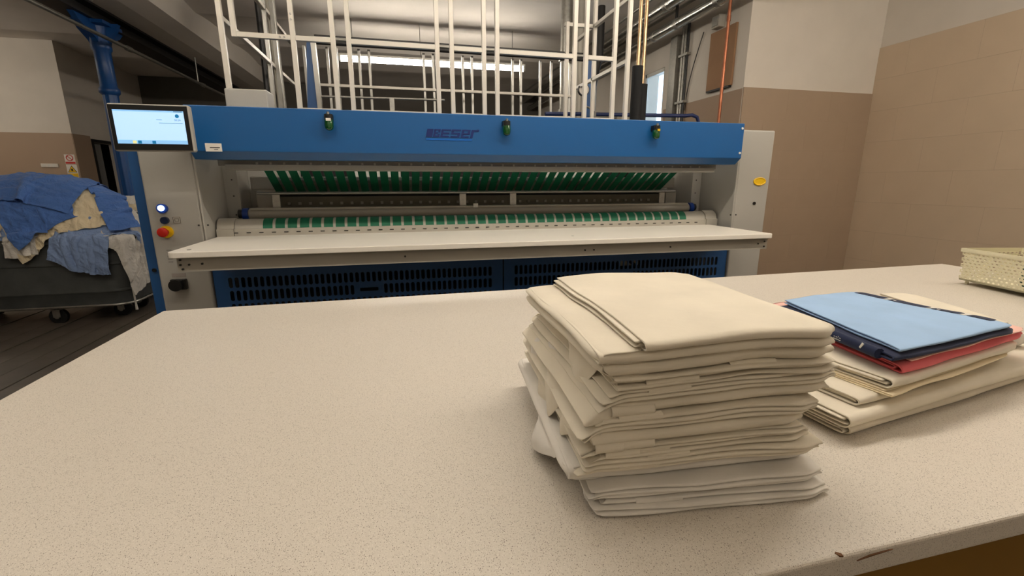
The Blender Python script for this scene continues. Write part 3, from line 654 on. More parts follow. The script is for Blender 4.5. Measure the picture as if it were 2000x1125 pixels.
# ================================================================== WORK TABLE
wt = thing('work_table', (1.03, 1.1, 0), 'large speckled laminate work table in the foreground', 'table')
q = [(-0.852, 1.80), (-0.852, 0.358), (2.93, 0.358), (2.93, 1.872)]
top = MB().prism(q, 0.862, 0.90, 'Z').build('table_top', LAM, wt); bevel(top, 0.005, 3)
MB().prism([(0.545, 0.3575), (0.62, 0.3575), (0.64, 0.3575), (0.60, 0.3575)], 0.88, 0.892, 'Z')
chipa = MB().prism([(0.528, 0.889), (0.548, 0.8935), (0.578, 0.8945), (0.584, 0.8940), (0.552, 0.8915)], 0.3565, 0.3585, 'Y').build('edge_chip', CHIP, wt)
chipb = MB().prism([(0.502, 0.359), (0.506, 0.358), (0.507, 0.362), (0.502, 0.366), (0.499, 0.364)], 0.8985, 0.9006, 'Z').build('edge_chip', CHIP, wt)
FRM = mat('blue_grey_steel', (70, 84, 100), 0.45, 0.3)
for (x, y) in ((-0.75, 0.5), (-0.75, 1.68), (0.62, 0.46), (0.62, 1.68), (2.8, 0.5), (2.8, 1.7)):
    MB().box(x - 0.025, x + 0.025, y - 0.025, y + 0.025, 0, 0.862, 0.003).build('leg', FRM, wt)
for y in (0.48, 1.68): MB().box(-0.72, 2.78, y - 0.02, y + 0.02, 0.80, 0.862).build('frame_rail', FRM, wt)
MB().box(-0.72, 2.78, 0.55, 1.65, 0.16, 0.18).build('lower_shelf', GREYW, wt)
cbx = thing('cardboard_box', (1.2, 0.85, 0.18), 'ochre cardboard box with open flaps on the shelf under the table', 'box')
MB().box(0.72, 1.75, 0.56, 0.57, 0.18, 0.62).build('side', CARD, cbx); MB().box(0.72, 1.75, 1.2, 1.21, 0.18, 0.62).build('side', CARD, cbx)
MB().box(0.72, 0.73, 0.57, 1.2, 0.18, 0.62).build('side', CARD, cbx); MB().box(1.74, 1.75, 0.57, 1.2, 0.18, 0.62).build('side', CARD, cbx)
MB().box(0.73, 1.74, 0.57, 1.2, 0.18, 0.19).build('bottom', CARD, cbx)
MB().add([(0.72, 0.56, 0.62), (1.75, 0.56, 0.62), (1.75, 0.36, 0.56), (0.72, 0.36, 0.56), (0.72, 0.56, 0.626), (1.75, 0.56, 0.626), (1.75, 0.36, 0.566), (0.72, 0.36, 0.566)], [(0, 1, 2, 3), (4, 5, 6, 7), (0, 1, 5, 4), (1, 2, 6, 5), (2, 3, 7, 6), (3, 0, 4, 7)]).build('flap', CARD, cbx)

# ================================================================== FOLDED LINEN
def nz(x, y, z=0.0): return noise.noise(Vector((x, y, z)))
def sst(t): t = min(1.0, max(0.0, t)); return t * t * (3 - 2 * t)
def wave(x, y, z): return (z - 0.9) / 0.25 * (0.007 * nz(x * 5 + 3.3, y * 5 + 1.7) + 0.0025 * nz(x * 14, y * 14, 5))
def folded(name, m, ox, oy, z0, ang, W, D, H, layers, label, cat, group=None, seed=0, lext=None, rext=None, wrap=0, ridge=0.005,
           droop=0.0, puff=0.001, nest=False, parent=None, crn=0.012, uoff=0.0, rag=1.0, taper=0.0, taper_r=0.0):
    """folded cloth: fold ridges along the front and back, open layered ends at left and right.
    ox, oy: front left corner; ang: turn of the front edge; nest: outer fold wrapped round inner layers"""
    rnd = random.Random(seed); strips = []
    le = [rnd.uniform(0, 0.012) for _ in range(layers + 2)] if lext is None else list(lext) + [lext[-1]] * (layers + 2)
    re = [rnd.uniform(0, 0.010) for _ in range(layers + 2)] if rext is None else list(rext) + [rext[-1]] * (layers + 2)
    NF = 9
    def accordion(za, zb, n, va, vb, k0):
        lt = (zb - za) / n; rad = lt * 0.5; path = []
        fo = [rnd.uniform(-ridge, ridge) for _ in range(n + 2)]; bo = [rnd.uniform(-ridge, ridge) for _ in range(n + 2)]
        for k in range(n):
            zc = za + (k + 0.5) * lt; fwd = (k % 2 == 0)
            f0 = va + rad + fo[k // 2 if fwd else (k - 1) // 2]; b0 = vb - rad + bo[(k + 1) // 2]
            for v in (np.linspace(b0, f0, NF) if fwd else np.linspace(f0, b0, NF)): path.append((float(v), zc, k0 + k, 0))
            if k < n - 1:
                for t in (0.2, 0.5, 0.8):
                    a = math.pi * t
                    if fwd: path.append((f0 - rad * math.sin(a), zc + lt * (1 - math.cos(a)) / 2, k0 + k + t, 1))
                    else: path.append((b0 + rad * math.sin(a), zc + lt * (1 - math.cos(a)) / 2, k0 + k + t, 1))
        strips.append((path, lt * 0.8)); return lt
    if nest:
        tk = min(0.0042, H / 5); path = []; za, zb = tk * 0.5, H - tk * 0.5; rf = min(0.014, H * 0.55)
        for v in np.linspace(D, rf, NF): path.append((float(v), za, 0, 0))
        for t in (0.12, 0.3, 0.5, 0.7, 0.88): path.append((rf - rf * math.sin(math.pi * t), za + (zb - za) * (1 - math.cos(math.pi * t)) / 2, 0 if t < .5 else layers - 1, 1))
        for v in np.linspace(rf, D, NF): path.append((float(v), zb, layers - 1, 0))
        strips.append((path, tk * 0.8)); accordion(tk, H - tk, max(2, layers - 2), 0.012, D - 0.006, 1)
    else: accordion(0, H, layers, 0.0, D, 0)
    tk = max(t for _, t in strips)
    NX = 26; ts = np.linspace(0, 1, NX); ts = 0.5 - 0.5 * np.cos(math.pi * ts)
    ca, sa = math.cos(ang), math.sin(ang); vs_ = []; fs_ = []
    def emit(u, v, z):
        er = sst((u - (W - 0.045)) / 0.045); el = sst((0.03 - u) / 0.03) * (0 if wrap else 0.35); e = max(er, el)
        fh = max(0, 1 - v / (D * 0.5)); v2 = v + crn * e * e * fh * fh
        mid = H * 0.45; z2 = mid + (z - mid) * (1 - 0.38 * e * e) - 0.003 * e * (0.5 + 0.5 * nz(seed, v * 6))
        ed = min(max(0, 1 - v / 0.05), 1); z2 -= puff * ed * ed * (0.6 + 0.5 * nz(u * 7, seed, 1)) * (z / H)
        x = ox + u * ca - v2 * sa; y = oy + u * sa + v2 * ca; zz_ = z0 + z2
        zz_ += wave(x, y, zz_); return (x, y, max(zz_, 0.901 + tk * 0.5))
    for path, _ in strips:
        b0 = len(vs_)
        for (v, z, lay, turn) in path:
            k = min(int(lay), layers); fr_ = lay - k
            l0 = le[k] * (1 - fr_) + le[k + 1] * fr_; r0 = re[k] * (1 - fr_) + re[k + 1] * fr_
            for t in ts:
                xa = uoff - l0 + taper * v / D; u = xa + (W + r0 - taper_r * v / D - xa) * t
                vv = v + 0.005 * nz(u * 8 + seed, z * 60, lay * 0.7) * (1 if turn else 0.6) + 0.005 * nz(u * 4, v * 4, seed)
                zz_ = z + 0.0018 * nz(u * 11, v * 11, seed * 3.1 + lay * 0.15)
                if u < 0: zz_ -= droop * (-u) ** 1.3 * 6
                vs_.append(emit(u + rag * 0.005 * nz(v * 16, seed, lay), vv, zz_))
        for i in range(len(path) - 1):
            for j in range(NX - 1): fs_.append((b0 + i * NX + j, b0 + i * NX + j + 1, b0 + (i + 1) * NX + j + 1, b0 + (i + 1) * NX + j))
    if wrap:   # closed, rounded fold down the left end
        base = len(vs_); NV = 18; NA = 12
        for i in range(NV):
            v = 0.002 + (D - 0.004) * i / (NV - 1); pin = 1 - 0.35 * sst((0.03 - v) / 0.03)
            for j in range(NA):
                a = math.pi * j / (NA - 1)
                u = (0.06 if j in (0, NA - 1) else 0.012 - (wrap + 0.004 * nz(v * 8, seed)) * math.sin(a) * pin)
                zz_ = H * 0.5 * (1 + math.cos(a)) + (0.0016 if j == 0 else (-0.0004 if j == NA - 1 else 0.0008)) + 0.0014 * nz(v * 16, j * .4, seed)
                vs_.append(emit(u, v, zz_))
        for i in range(NV - 1):
            for j in range(NA - 1): fs_.append((base + i * NA + j, base + i * NA + j + 1, base + (i + 1) * NA + j + 1, base + (i + 1) * NA + j))
    mb = MB(); mb.add(vs_, fs_); o = mb.build(name, m, parent, True, auto=False)
    s = o.modifiers.new('cloth thickness', 'SOLIDIFY'); s.thickness = min(tk, 0.0034); s.offset = 0
    ss = o.modifiers.new('smooth', 'SUBSURF'); ss.levels = 1; ss.render_levels = 1
    if parent is None: tag(o, label, cat, group)
    return o
def strip_part(name, m, parent, vs_, nu, nv, tk=0.0016):
    mb = MB(); mb.add(vs_, [(i * nv + j, i * nv + j + 1, (i + 1) * nv + j + 1, (i + 1) * nv + j) for i in range(nu - 1) for j in range(nv - 1)])
    o = mb.build(name, m, parent, True, auto=False); s = o.modifiers.new('thickness', 'SOLIDIFY'); s.thickness = tk; s.offset = 0
    ss = o.modifiers.new('smooth', 'SUBSURF'); ss.levels = 1; ss.render_levels = 1; return o
def flap(parent, m, ox, oy, ang, v0, v1, zt, drop, out, tip, seed):
    """loose cloth corner hanging out of the left side: tip 0..1 is where along the edge it hangs lowest"""
    ca, sa = math.cos(ang), math.sin(ang); vs_ = []; nu, nv = 12, 10
    for i in range(nu):
        s = i / (nu - 1); shape = max(0.06, 1 - abs(s - tip) / (tip if s < tip else 1 - tip + 1e-6)) if 0 < tip < 1 else (1 - s if tip <= 0 else s)
        for j in range(nv):
            t = j / (nv - 1); L = t * (0.04 + drop * shape)
            if L < 0.03: u = 0.03 - L; z = zt
            else:
                k = L - 0.03; bend = min(1, k / 0.02); u = -out * (0.35 + 0.65 * bend) * (0.4 + 0.6 * shape) - 0.004 * nz(s * 5, t * 4, seed); z = zt - k * (0.55 + 0.45 * bend)
            v = v0 + (v1 - v0) * s + 0.012 * (s - tip) * -t * 2 + 0.006 * nz(s * 3, t * 3, seed + 9)
            x = ox + u * ca - v * sa; y = oy + u * sa + v * ca; vs_.append((x, y, max(z + wave(x, y, z), 0.904)))
    return strip_part('loose_corner', m, parent, vs_, nu, nv)
def hem(parent, m, ox, oy, ang, u0, u1, zc, r, out=0.004, tilt=0.0):
    """short turned hem standing proud of the front folds"""
    ca, sa = math.cos(ang), math.sin(ang); vs_ = []; nu, nv = 7, 9
    for i in range(nu):
        u = u0 + (u1 - u0) * i / (nu - 1)
        for j in range(nv):
            a = -math.pi * 0.62 + math.pi * 1.24 * j / (nv - 1); v = 0.010 - out - math.cos(a) * r * 1.1; z = zc + tilt * (u - u0) + math.sin(a) * r
            x = ox + u * ca - v * sa; y = oy + u * sa + v * ca; vs_.append((x, y, max(z + wave(x, y, z), 0.903)))
    return strip_part('turned_hem', m, parent, vs_, nu, nv, 0.0014)

# --- the tall stack in front
G1 = 'folded sheets in the tall cream stack'
stack = [  # thickness, layers, dx, dy, angle, W, D, mat, wrap, left extents, droop, nest, label
    (0.020, 6, 0.004, 0.000, -7.0, .332, .40, WCOT, 0, (.0, .02, .006, .024, .01, .0), 0, 0, 'bottom folded white sheet of the tall stack, lying on the table'),
    (0.019, 6, -0.002, 0.004, -6.5, .337, .40, WCOT, 0, (.012, .0, .022, .01, .0, .018), .1, 0, 'second lowest folded white sheet of the tall stack'),
    (0.022, 6, -0.040, 0.026, -5.0, .372, .41, WCOT, .022, None, 0, 1, 'third sheet up in the tall stack, grey white and jutting out at the left'),
    (0.020, 6, -0.010, 0.010, -5.5, .340, .40, CREAM, 0, (.0, .03, .012, .02, .0, .02), .2, 0, 'fourth sheet up in the tall stack, with ragged left corners'),
    (0.021, 7, -0.004, 0.010, -4.0, .318, .40, CREAM, 0, (.02, .0, -.02, -.05, .01, .03), .2, 0, 'fifth sheet up in the tall stack, with stepped hems at its left corner'),
    (0.020, 6, -0.014, 0.008, -3.5, .322, .40, CREAM, .012, None, 0, 1, 'sixth sheet up in the tall stack, at half its height'),
    (0.021, 6, -0.004, 0.010, -4.0, .326, .40, CREAM, 0, (.028, .01, .0, .035, .012, .0), .3, 0, 'seventh sheet up in the tall stack, with a loose hanging left flap'),
    (0.020, 5, 0.010, 0.012, -2.5, .345, .39, CREAM, 0, (-.03, .01, .03, .02, .04, .03), .3, 1, 'fifth sheet from the top of the tall stack, left corners hanging out'),
    (0.019, 6, 0.022, 0.010, -2.0, .340, .39, CREAM, 0, (.035, .02, .01, .03, .01, .02), .2, 0, 'fourth sheet from the top of the tall stack'),
    (0.019, 6, 0.012, 0.008, -2.5, .344, .395, CREAM, .016, None, 0, 0, 'third sheet from the top of the tall stack, with a smooth left fold'),
    (0.021, 4, 0.000, 0.008, -2.0, .348, .40, CREAM, .030, None, 0, 1, 'second sheet from the top of the tall stack, with a wide rounded left fold')]
z = 0.9015; sx, sy = 0.249, 0.490; SH = []
for i, (H, n, dx, dy, da, W, D, mm, wr_, le, dp, ne, lab) in enumerate(stack):
    o = folded('folded_sheet', mm, sx + dx, sy + dy, z, R(da), W, D, H, n, lab, 'folded sheet', G1, seed=i * 3 + 1, lext=le, wrap=wr_, droop=dp, nest=bool(ne))
    SH.append((o, mm, sx + dx, sy + dy, R(da), z, H)); z += H
TA = R(-2.5)
tp = folded('folded_sheet', CREAM, sx - 0.008, sy + 0.002, z, TA, .350, .40, 0.014, 4, 'topmost cream sheet of the tall stack, with a narrow overlapping second fold', 'folded sheet', G1, seed=77, wrap=.028, nest=True, rext=(0, 0, 0, 0))
folded('upper_fold', CREAM, sx - 0.008, sy - 0.002, z + 0.0145, TA, .354, .403, 0.017, 5, '', '', seed=78, lext=(0, .012, .003, .010, .002), uoff=0.052, puff=0.004, parent=tp, rext=(0, 0, 0), crn=0.02, nest=True)
for (k, v0, v1, dz, drop, out, tip) in ((9, .05, .20, .010, .050, .024, .30), (8, .16, .33, .012, .085, .034, .45), (8, .02, .13, .004, .040, .020, .6), (7, .22, .36, .012, .045, .040, .7),
                                        (7, .05, .19, .008, .060, .030, .35), (6, .10, .30, .014, .070, .038, .25), (5, .02, .12, .008, .040, .022, .8), (4, .14, .34, .012, .055, .034, .5), (3, .01, .12, .012, .040, .018, .4), (2, .05, .20, .006, .03, .03, .6), (1, .0, .10, .008, .022, .016, .3)):
    o, mm, a, b, g, zb, H = SH[k]; flap(o, WCOT if k in (1, 2, 7, 8) else mm, a, b, g, v0, v1, zb + dz, drop, out, tip, k * 1.7)
for (k, u0, u1, dz, r, out) in ((4, -.012, .030, .018, .0085, .006), (4, .026, .075, .019, .0085, .004), (4, .004, .055, .006, .0065, .005), (4, .05, .10, .006, .0055, .003), (3, .07, .135, .016, .006, .004), (3, .03, .09, .006, .0055, .005), (2, .05, .10, .015, .0045, .003),
                                (6, .02, .085, .017, .006, .005), (6, .10, .16, .006, .005, .003), (7, -.004, .06, .006, .0075, .006), (8, .035, .10, .013, .006, .005), (9, .04, .12, .006, .005, .004), (9, .165, .24, .016, .005, .002), (1, .02, .09, .006, .005, .003), (0, .04, .11, .014, .0045, .003)):
    o, mm, a, b, g, zb, H = SH[k]; hem(o, mm, a, b, g, u0, u1, zb + dz, r, out)

# --- second stack on the right
G2 = 'folded sheets in the coloured stack on the right'
def P2(ox, oy, a, u, v): a = R(a); return (ox + u * math.cos(a) - v * math.sin(a), oy + u * math.sin(a) + v * math.cos(a))
z = 0.9015
def item(m_, x, y, a, W, D, H, n, lab, seed, **k):
    global z
    o = folded('folded_sheet', m_, x, y, z, R(a), W, D, H, n, lab, 'folded sheet', G2, seed=seed, **k); z += H; return o
item(CREAM, .762, .568, 8.7, .80, .42, .022, 5, 'lowest wide cream sheet of the coloured stack, lying on the table', 101, nest=True, lext=(.0, .01, .004, .012, .0))
item(CREAM, .748, .556, 8.7, .80, .42, .027, 6, 'wide cream sheet with rolled left end under the coloured stack', 102, nest=True, lext=(.006, .0, .01, .004, .012, .004))
item(CREAM, .797, .583, 10, .40, .36, .017, 4, 'narrow cream sheet with looped left end just above the wide sheets', 103, nest=True)
item(CREAMY, .856, .578, 11, .48, .36, .010, 3, 'warm cream sheet in the middle of the coloured stack', 104)
item(CREAM, .862, .580, 10.5, .50, .37, .019, 5, 'cream sheet directly below the coral red sheet', 105, nest=True)
item(CORAL, .893, .592, 10.5, .50, .40, .021, 4, 'coral red folded sheet in the coloured stack', 106, nest=True, lext=(.0, .006, .002, .004), puff=0.004, taper=.13)
item(PINKL, .925, .600, 10.0, .47, .385, .006, 2, 'thin pale pink sheet lying on the coral sheet', 107, puff=0.003, taper=.11)
NV_ = item(NAVY, .888, .598, 8.5, .42, .335, .014, 2, 'navy blue folded sheet with white printed edge below the light blue one', 108, lext=(.020, .016, .012), puff=0.004, taper=.105)
BX_, BY_, BA_ = .893, .606, 8.0
LB_ = item(LBLUE, BX_, BY_, BA_, .405, .335, .011, 2, 'light blue folded sheet on top of the coloured stack', 109, lext=(0, 0, 0), rext=(0, 0, 0), puff=0.006, crn=0.006, taper=.115, taper_r=0.0)
ZT = z
def TZ(x, y, zz_): return zz_ + wave(x, y, zz_)
# rolled navy fold along the left edge, tapering to a point at the back, with white print
m = MB(); vs_ = []
path = []
for v in np.linspace(0.03, 0.41, 16):
    p = P2(.888, .598, 8.5, -0.012 + 0.31 * max(0, v - .03), v); t_ = sst((0.41 - v) / 0.12)
    path.append((p[0], p[1], TZ(p[0], p[1], ZT - 0.019) + 0.006 * (1 - t_)))
MB().tube(path, [0.0105 * (0.12 + 0.88 * sst((0.41 - v) / 0.12)) for v in np.linspace(0.03, 0.41, 16)], 10).build('rolled_edge', NAVY, NV_, True)
def strokes(parent, m_, pos, rot, n_, w_, h_, seed):
    rr = random.Random(seed); mb = MB(); x = 0.0
    for k in range(n_):
        a_ = w_ * rr.uniform(0.35, 0.8); hh = h_ * rr.choice((0.6, 0.6, 1.0)); mb.box(x, x + a_, 0, hh, 0, 0.0004); x += a_ + w_ * rr.choice((0.3, 0.35, 0.9))
    me = mb.mesh('printed_strokes', m_); o = bpy.data.objects.new('printed_strokes', me); C.objects.link(o); put(o, pos, parent); o.rotation_euler = rot; return o
for v, n_ in ((.245, 9), (.31, 6)):
    p = P2(.888, .598, 8.5, -0.0228 + 0.31 * max(0, v - .03), v); strokes(NV_, FIXW, (p[0], p[1], TZ(p[0], p[1], ZT - 0.021)), (R(82), 0, R(8.5 - 90 - 17.2)), n_, .006, .006, n_)
for v, s_, sz in ((.13, 'asio', .013),):
    p = P2(.888, .598, 8.5, -0.0228 + 0.31 * max(0, v - .03), v); text(s_, sz, FIXW, 'edge_print', NV_, (p[0], p[1], TZ(p[0], p[1], ZT - 0.022)), (R(82), 0, R(8.5 - 90 - 17.2)), 0.0003)
for v in (.065, .145, .32, .40):
    p = P2(.888, .598, 8.5, -0.022 + 0.31 * max(0, v - .03), v); b = MB().box(-0.0008, 0.0012, -0.002, 0.002, -0.006, 0.006).build('edge_mark', FIXW, NV_)
    put(b, (p[0], p[1], TZ(p[0], p[1], ZT - 0.0185)), NV_); b.rotation_euler = (R(25), 0, R(8.5 - 17.2))
LBV = np.array([tuple(v.co) for v in LB_.data.vertices]) + np.array(WORLD[LB_.name])
def on_blue(x, y):
    d = np.hypot(LBV[:, 0] - x, LBV[:, 1] - y); k = np.argsort(d)[:14]; zt_ = LBV[k, 2]; hi = zt_ > zt_.max() - 0.0035
    wt_ = 1 / (d[k][hi] + 0.002); return float((zt_[hi] * wt_).sum() / wt_.sum())
# printed navy border strip along the right edge of the light blue sheet
Wb = .405
for (v0, v1, mm) in ((.32, .245, NAVY), (.245, .236, FIXW), (.236, .15, NAVY), (.15, .141, FIXW), (.141, .085, NAVY), (.085, .073, FIXW), (.073, .03, NAVY)):
    vs_ = []; NS = 6
    for i in range(NS):
        v = v0 + (v1 - v0) * i / (NS - 1)
        for u in (Wb - 0.034, Wb - 0.022, Wb - 0.010, Wb + 0.001):
            p = P2(BX_, BY_, BA_, u, v); e = sst((u - (Wb - .045)) / .045); vs_.append((p[0], p[1], on_blue(p[0], p[1]) + 0.0026))
    strip_part('border_strip', mm, LB_, vs_, NS, 4, 0.0006)
for v, s_ in ((.225, 10), (.132, 6)):
    p = P2(BX_, BY_, BA_, Wb - 0.024, v); strokes(LB_, PAPER, (p[0], p[1], on_blue(p[0], p[1]) + 0.0033), (0, R(8), R(BA_ - 90)), s_, .009, .010, s_)
folded('folded_sheet', WCOT, 1.395, .742, 0.9515, R(-16), .09, .33, .042, 6, 'white folded sheet sticking out behind the right edge of the light blue one', 'folded sheet', G2, seed=120, nest=True, rext=(0, 0))
folded('folded_sheet', CREAM, 1.372, .775, 0.9945, R(-15), .10, .30, .014, 3, 'thin cream sheet lying on the white one behind the light blue sheet', 'folded sheet', G2, seed=121, rext=(0, 0))

# ================================================================== PLASTIC BASKET
BKX, BKY, BKA = 2.432, 1.474, -102.0
bk = thing('plastic_basket', (2.5, 1.25, .9), 'cream perforated plastic basket at the right end of the table', 'basket')
def bq(u, v, zt): # local: u along front, v depth, taper with height
    t = (zt - 0.926) / 0.13; a = R(BKA); e = 0.004 * t
    uu = u + (e if u > 0.2 else -e); vv = v + (e if v > 0.13 else -e)
    return (BKX + uu * math.cos(a) - vv * math.sin(a), BKY + uu * math.sin(a) + vv * math.cos(a), zt)
def wall_holes(pa, pb, za, zb, nx, nz_):
    m = MB(); A = np.array(pa); B = np.array(pb)
    def pt(s, t):   # s 0..1 along, t 0..1 up
        zt = za + (zb - za) * t; a3 = np.array(bq(A[0], A[1], zt)); b3 = np.array(bq(B[0], B[1], zt)); return tuple(a3 + (b3 - a3) * s)
    for i in range(nx):
        for j in range(nz_):
            off = 0.5 if j % 2 else 0.0
            s0, s1 = (i + off) / (nx + 0.5), (i + 1 + off) / (nx + 0.5); t0, t1 = j / nz_, (j + 1) / nz_
            sc, tc_ = (s0 + s1) / 2, (t0 + t1) / 2; hs_, ht = (s1 - s0) * 0.33, (t1 - t0) * 0.27
            ring = [(sc + hs_ * math.cos(g), tc_ + ht * math.sin(g)) for g in np.linspace(math.pi / 4, math.pi * 2.25, 9)[:-1]]
            outer = [(s1, t1), (sc, t1), (s0, t1), (s0, tc_), (s0, t0), (sc, t0), (s1, t0), (s1, tc_)]
            vs_ = [pt(*p_) for p_ in ring] + [pt(*p_) for p_ in outer]
            m.add(vs_, [(k, (k + 1) % 8, 8 + (k + 1) % 8, 8 + k) for k in range(8)])
    return m
for pa, pb, nx in (((0, 0), (.42, 0), 21), ((0, .26), (.42, .26), 21), ((0, 0), (0, .26), 13), ((.42, 0), (.42, .26), 13)):
    o = wall_holes(pa, pb, .926, 1.044, nx, 9).build('perforated_side', BASK, bk)
    s = o.modifiers.new('thickness', 'SOLIDIFY'); s.thickness = 0.0025
m = MB(); pts = [(0, 0), (.42, 0), (.42, .26), (0, .26)]
for zt0, zt1, w_ in ((1.044, 1.060, 0.006), (.918, .926, 0.0)):
    lo = [bq(u + (w_ if u > .2 else -w_), v + (w_ if v > .13 else -w_), zt0) for u, v in pts]; hi = [bq(u + (w_ if u > .2 else -w_), v + (w_ if v > .13 else -w_), zt1) for u, v in pts]
    lo2 = [bq(u, v, zt0) for u, v in pts]
    m.add(lo + hi, [(0, 1, 5, 4), (1, 2, 6, 5), (2, 3, 7, 6), (3, 0, 4, 7)])
o = m.build('rim', BASK, bk); s = o.modifiers.new('thickness', 'SOLIDIFY'); s.thickness = 0.006
MB().add([bq(u, v, .926) for u, v in pts] + [bq(u, v, .918) for u, v in pts], [(0, 1, 2, 3), (4, 5, 6, 7), (0, 1, 5, 4), (1, 2, 6, 5), (2, 3, 7, 6), (3, 0, 4, 7)]).build('base', BASK, bk)
for (u, v) in ((.02, .02), (.40, .02), (.02, .24), (.40, .24)):
    c_ = bq(u, v, .926); MB().cyl((c_[0], c_[1], .9), (c_[0], c_[1], .919), 0.007, 8).build('foot', BASK, bk)
c_ = bq(.195, .10, .926)
gb = thing('green_bottle', (c_[0], c_[1], .927), 'dark green bottle standing in the cream basket', 'bottle')
MB().tube([(c_[0], c_[1], zz_) for zz_ in (.927, .932, 1.04, 1.07, 1.085)], [0.03, 0.034, 0.034, 0.02, 0.012], 16).build('body', GREENOBJ, gb, True)
MB().cyl((c_[0], c_[1], 1.085), (c_[0], c_[1], 1.11), 0.013, 12).build('cap', BLACK, gb, True)

# ================================================================== LAUNDRY CARTS
def rrect(cx_, cy_, hx, hy, r, n=6):
    pts = []
    for (sx_, sy_, a0) in ((1, 1, 0), (-1, 1, 90), (-1, -1, 180), (1, -1, 270)):
        for k in range(n + 1):
            t = R(a0 + 90 * k / n); pts.append((cx_ + sx_ * (hx - r) + r * math.cos(t), cy_ + sy_ * (hy - r) + r * math.sin(t)))
    return pts
def cart(cx_, cy_, hx, hy, z0, z1, label, wheels):
    t = thing('laundry_cart', (cx_, cy_, 0), label, 'cart')
    prof = [(0.90, 0.0), (0.93, 0.02), (0.95, 0.20), (0.963, 0.215), (0.963, 0.235), (0.955, 0.25), (0.975, 0.62), (0.99, 0.635), (0.99, 0.66), (0.98, 0.675), (0.995, 0.94), (1.02, 0.95), (1.02, 1.0), (0.98, 1.0), (0.97, 0.9), (0.9, 0.06)]
    m = MB(); rings = [[(x, y, z0 + (z1 - z0) * f) for x, y in rrect(cx_, cy_, hx * s - 0, hy * s - (1 - s) * 0.2, 0.16)] for s, f in prof]
    n = len(rings[0]); vs_ = [p for r_ in rings for p in r_]
    fs_ = [(i * n + k, i * n + (k + 1) % n, (i + 1) * n + (k + 1) % n, (i + 1) * n + k) for i in range(len(rings) - 1) for k in range(n)]
    fs_ += [tuple(range(n)), tuple((len(rings) - 1) * n + k for k in range(n))]
    m.add(vs_, fs_); m.build('tub', CART, t, True)
    MB().tube([(*p, z0 + 0.004) for p in rrect(cx_, cy_, hx * 0.95, hy * 0.95 - 0.01, 0.16) + rrect(cx_, cy_, hx * 0.95, hy * 0.95 - 0.01, 0.16)[:1]], 0.012, 6).build('base_rail', STEEL, t, True)
    MB().box(cx_ - hx * 0.8, cx_ + hx * 0.8, cy_ - hy * 0.7, cy_ + hy * 0.7, z0 - 0.03, z0).build('chassis', BSTEEL, t)
    for (x, y) in wheels:
        f = MB().box(x - 0.03, x + 0.03, y - 0.035, y - 0.029, 0.07, z0 - 0.03).box(x - 0.03, x + 0.03, y + 0.029, y + 0.035, 0.07, z0 - 0.03).box(x - 0.04, x + 0.04, y - 0.04, y + 0.04, z0 - 0.035, z0 - 0.028).build('caster', STEEL, t)
        MB().tube([(x, y - 0.022, 0.075), (x, y - 0.018, 0.075), (x, y + 0.018, 0.075), (x, y + 0.022, 0.075)], [0.062, 0.075, 0.075, 0.062], 20).build('wheel', RUBBER, f, True)
        MB().cyl((x, y - 0.04, 0.075), (x, y + 0.04, 0.075), 0.02, 10).build('axle', STEEL, f, True)
    return t
cart(-3.48, 5.42, 0.88, 0.42, 0.175, 0.815, 'grey plastic laundry cart heaped with blue and cream laundry', ((-3.30, 5.12), (-2.86, 5.30), (-2.86, 5.62), (-4.15, 5.2), (-4.15, 5.62)))
cart(-3.12, 6.42, 0.62, 0.36, 0.25, 0.97, 'second grey laundry cart behind the heaped one, holding white linen', ((-2.68, 6.2), (-2.68, 6.62), (-3.55, 6.2), (-3.55, 6.62)))

# --- draped laundry: small cloth solver over the heap
ELL = [((-3.42, 5.42, 0.80), (0.80, 0.40, 0.52)), ((-3.05, 5.42, 0.78), (0.46, 0.40, 0.30))]
BOX = (-4.38, -2.60, 4.985, 5.855, 0.1, 0.82)
def push(p, off, boxs):
    for (c_, r_) in ELL:
        c_ = np.array(c_); r_ = np.array(r_) + off; d = (p - c_) / r_; L = np.sqrt((d * d).sum(-1)); ins = L < 1
        if ins.any(): p[ins] = c_ + d[ins] / np.maximum(L[ins], 1e-4)[:, None] * r_
    for (a, b, c_, d, e, f) in boxs:
        a, b, c_, d, f = a - off, b + off, c_ - off, d + off, f + off
        ins = (p[:, 0] > a) & (p[:, 0] < b) & (p[:, 1] > c_) & (p[:, 1] < d) & (p[:, 2] < f) & (p[:, 2] > e)
        if ins.any():
            q = p[ins]; D = np.stack([q[:, 0] - a, b - q[:, 0], q[:, 1] - c_, d - q[:, 1], f - q[:, 2]], 1); k = D.argmin(1)
            q[k == 0, 0] = a; q[k == 1, 0] = b; q[k == 2, 1] = c_; q[k == 3, 1] = d; q[k == 4, 2] = f; p[ins] = q
    return p
FRIC = 0.55
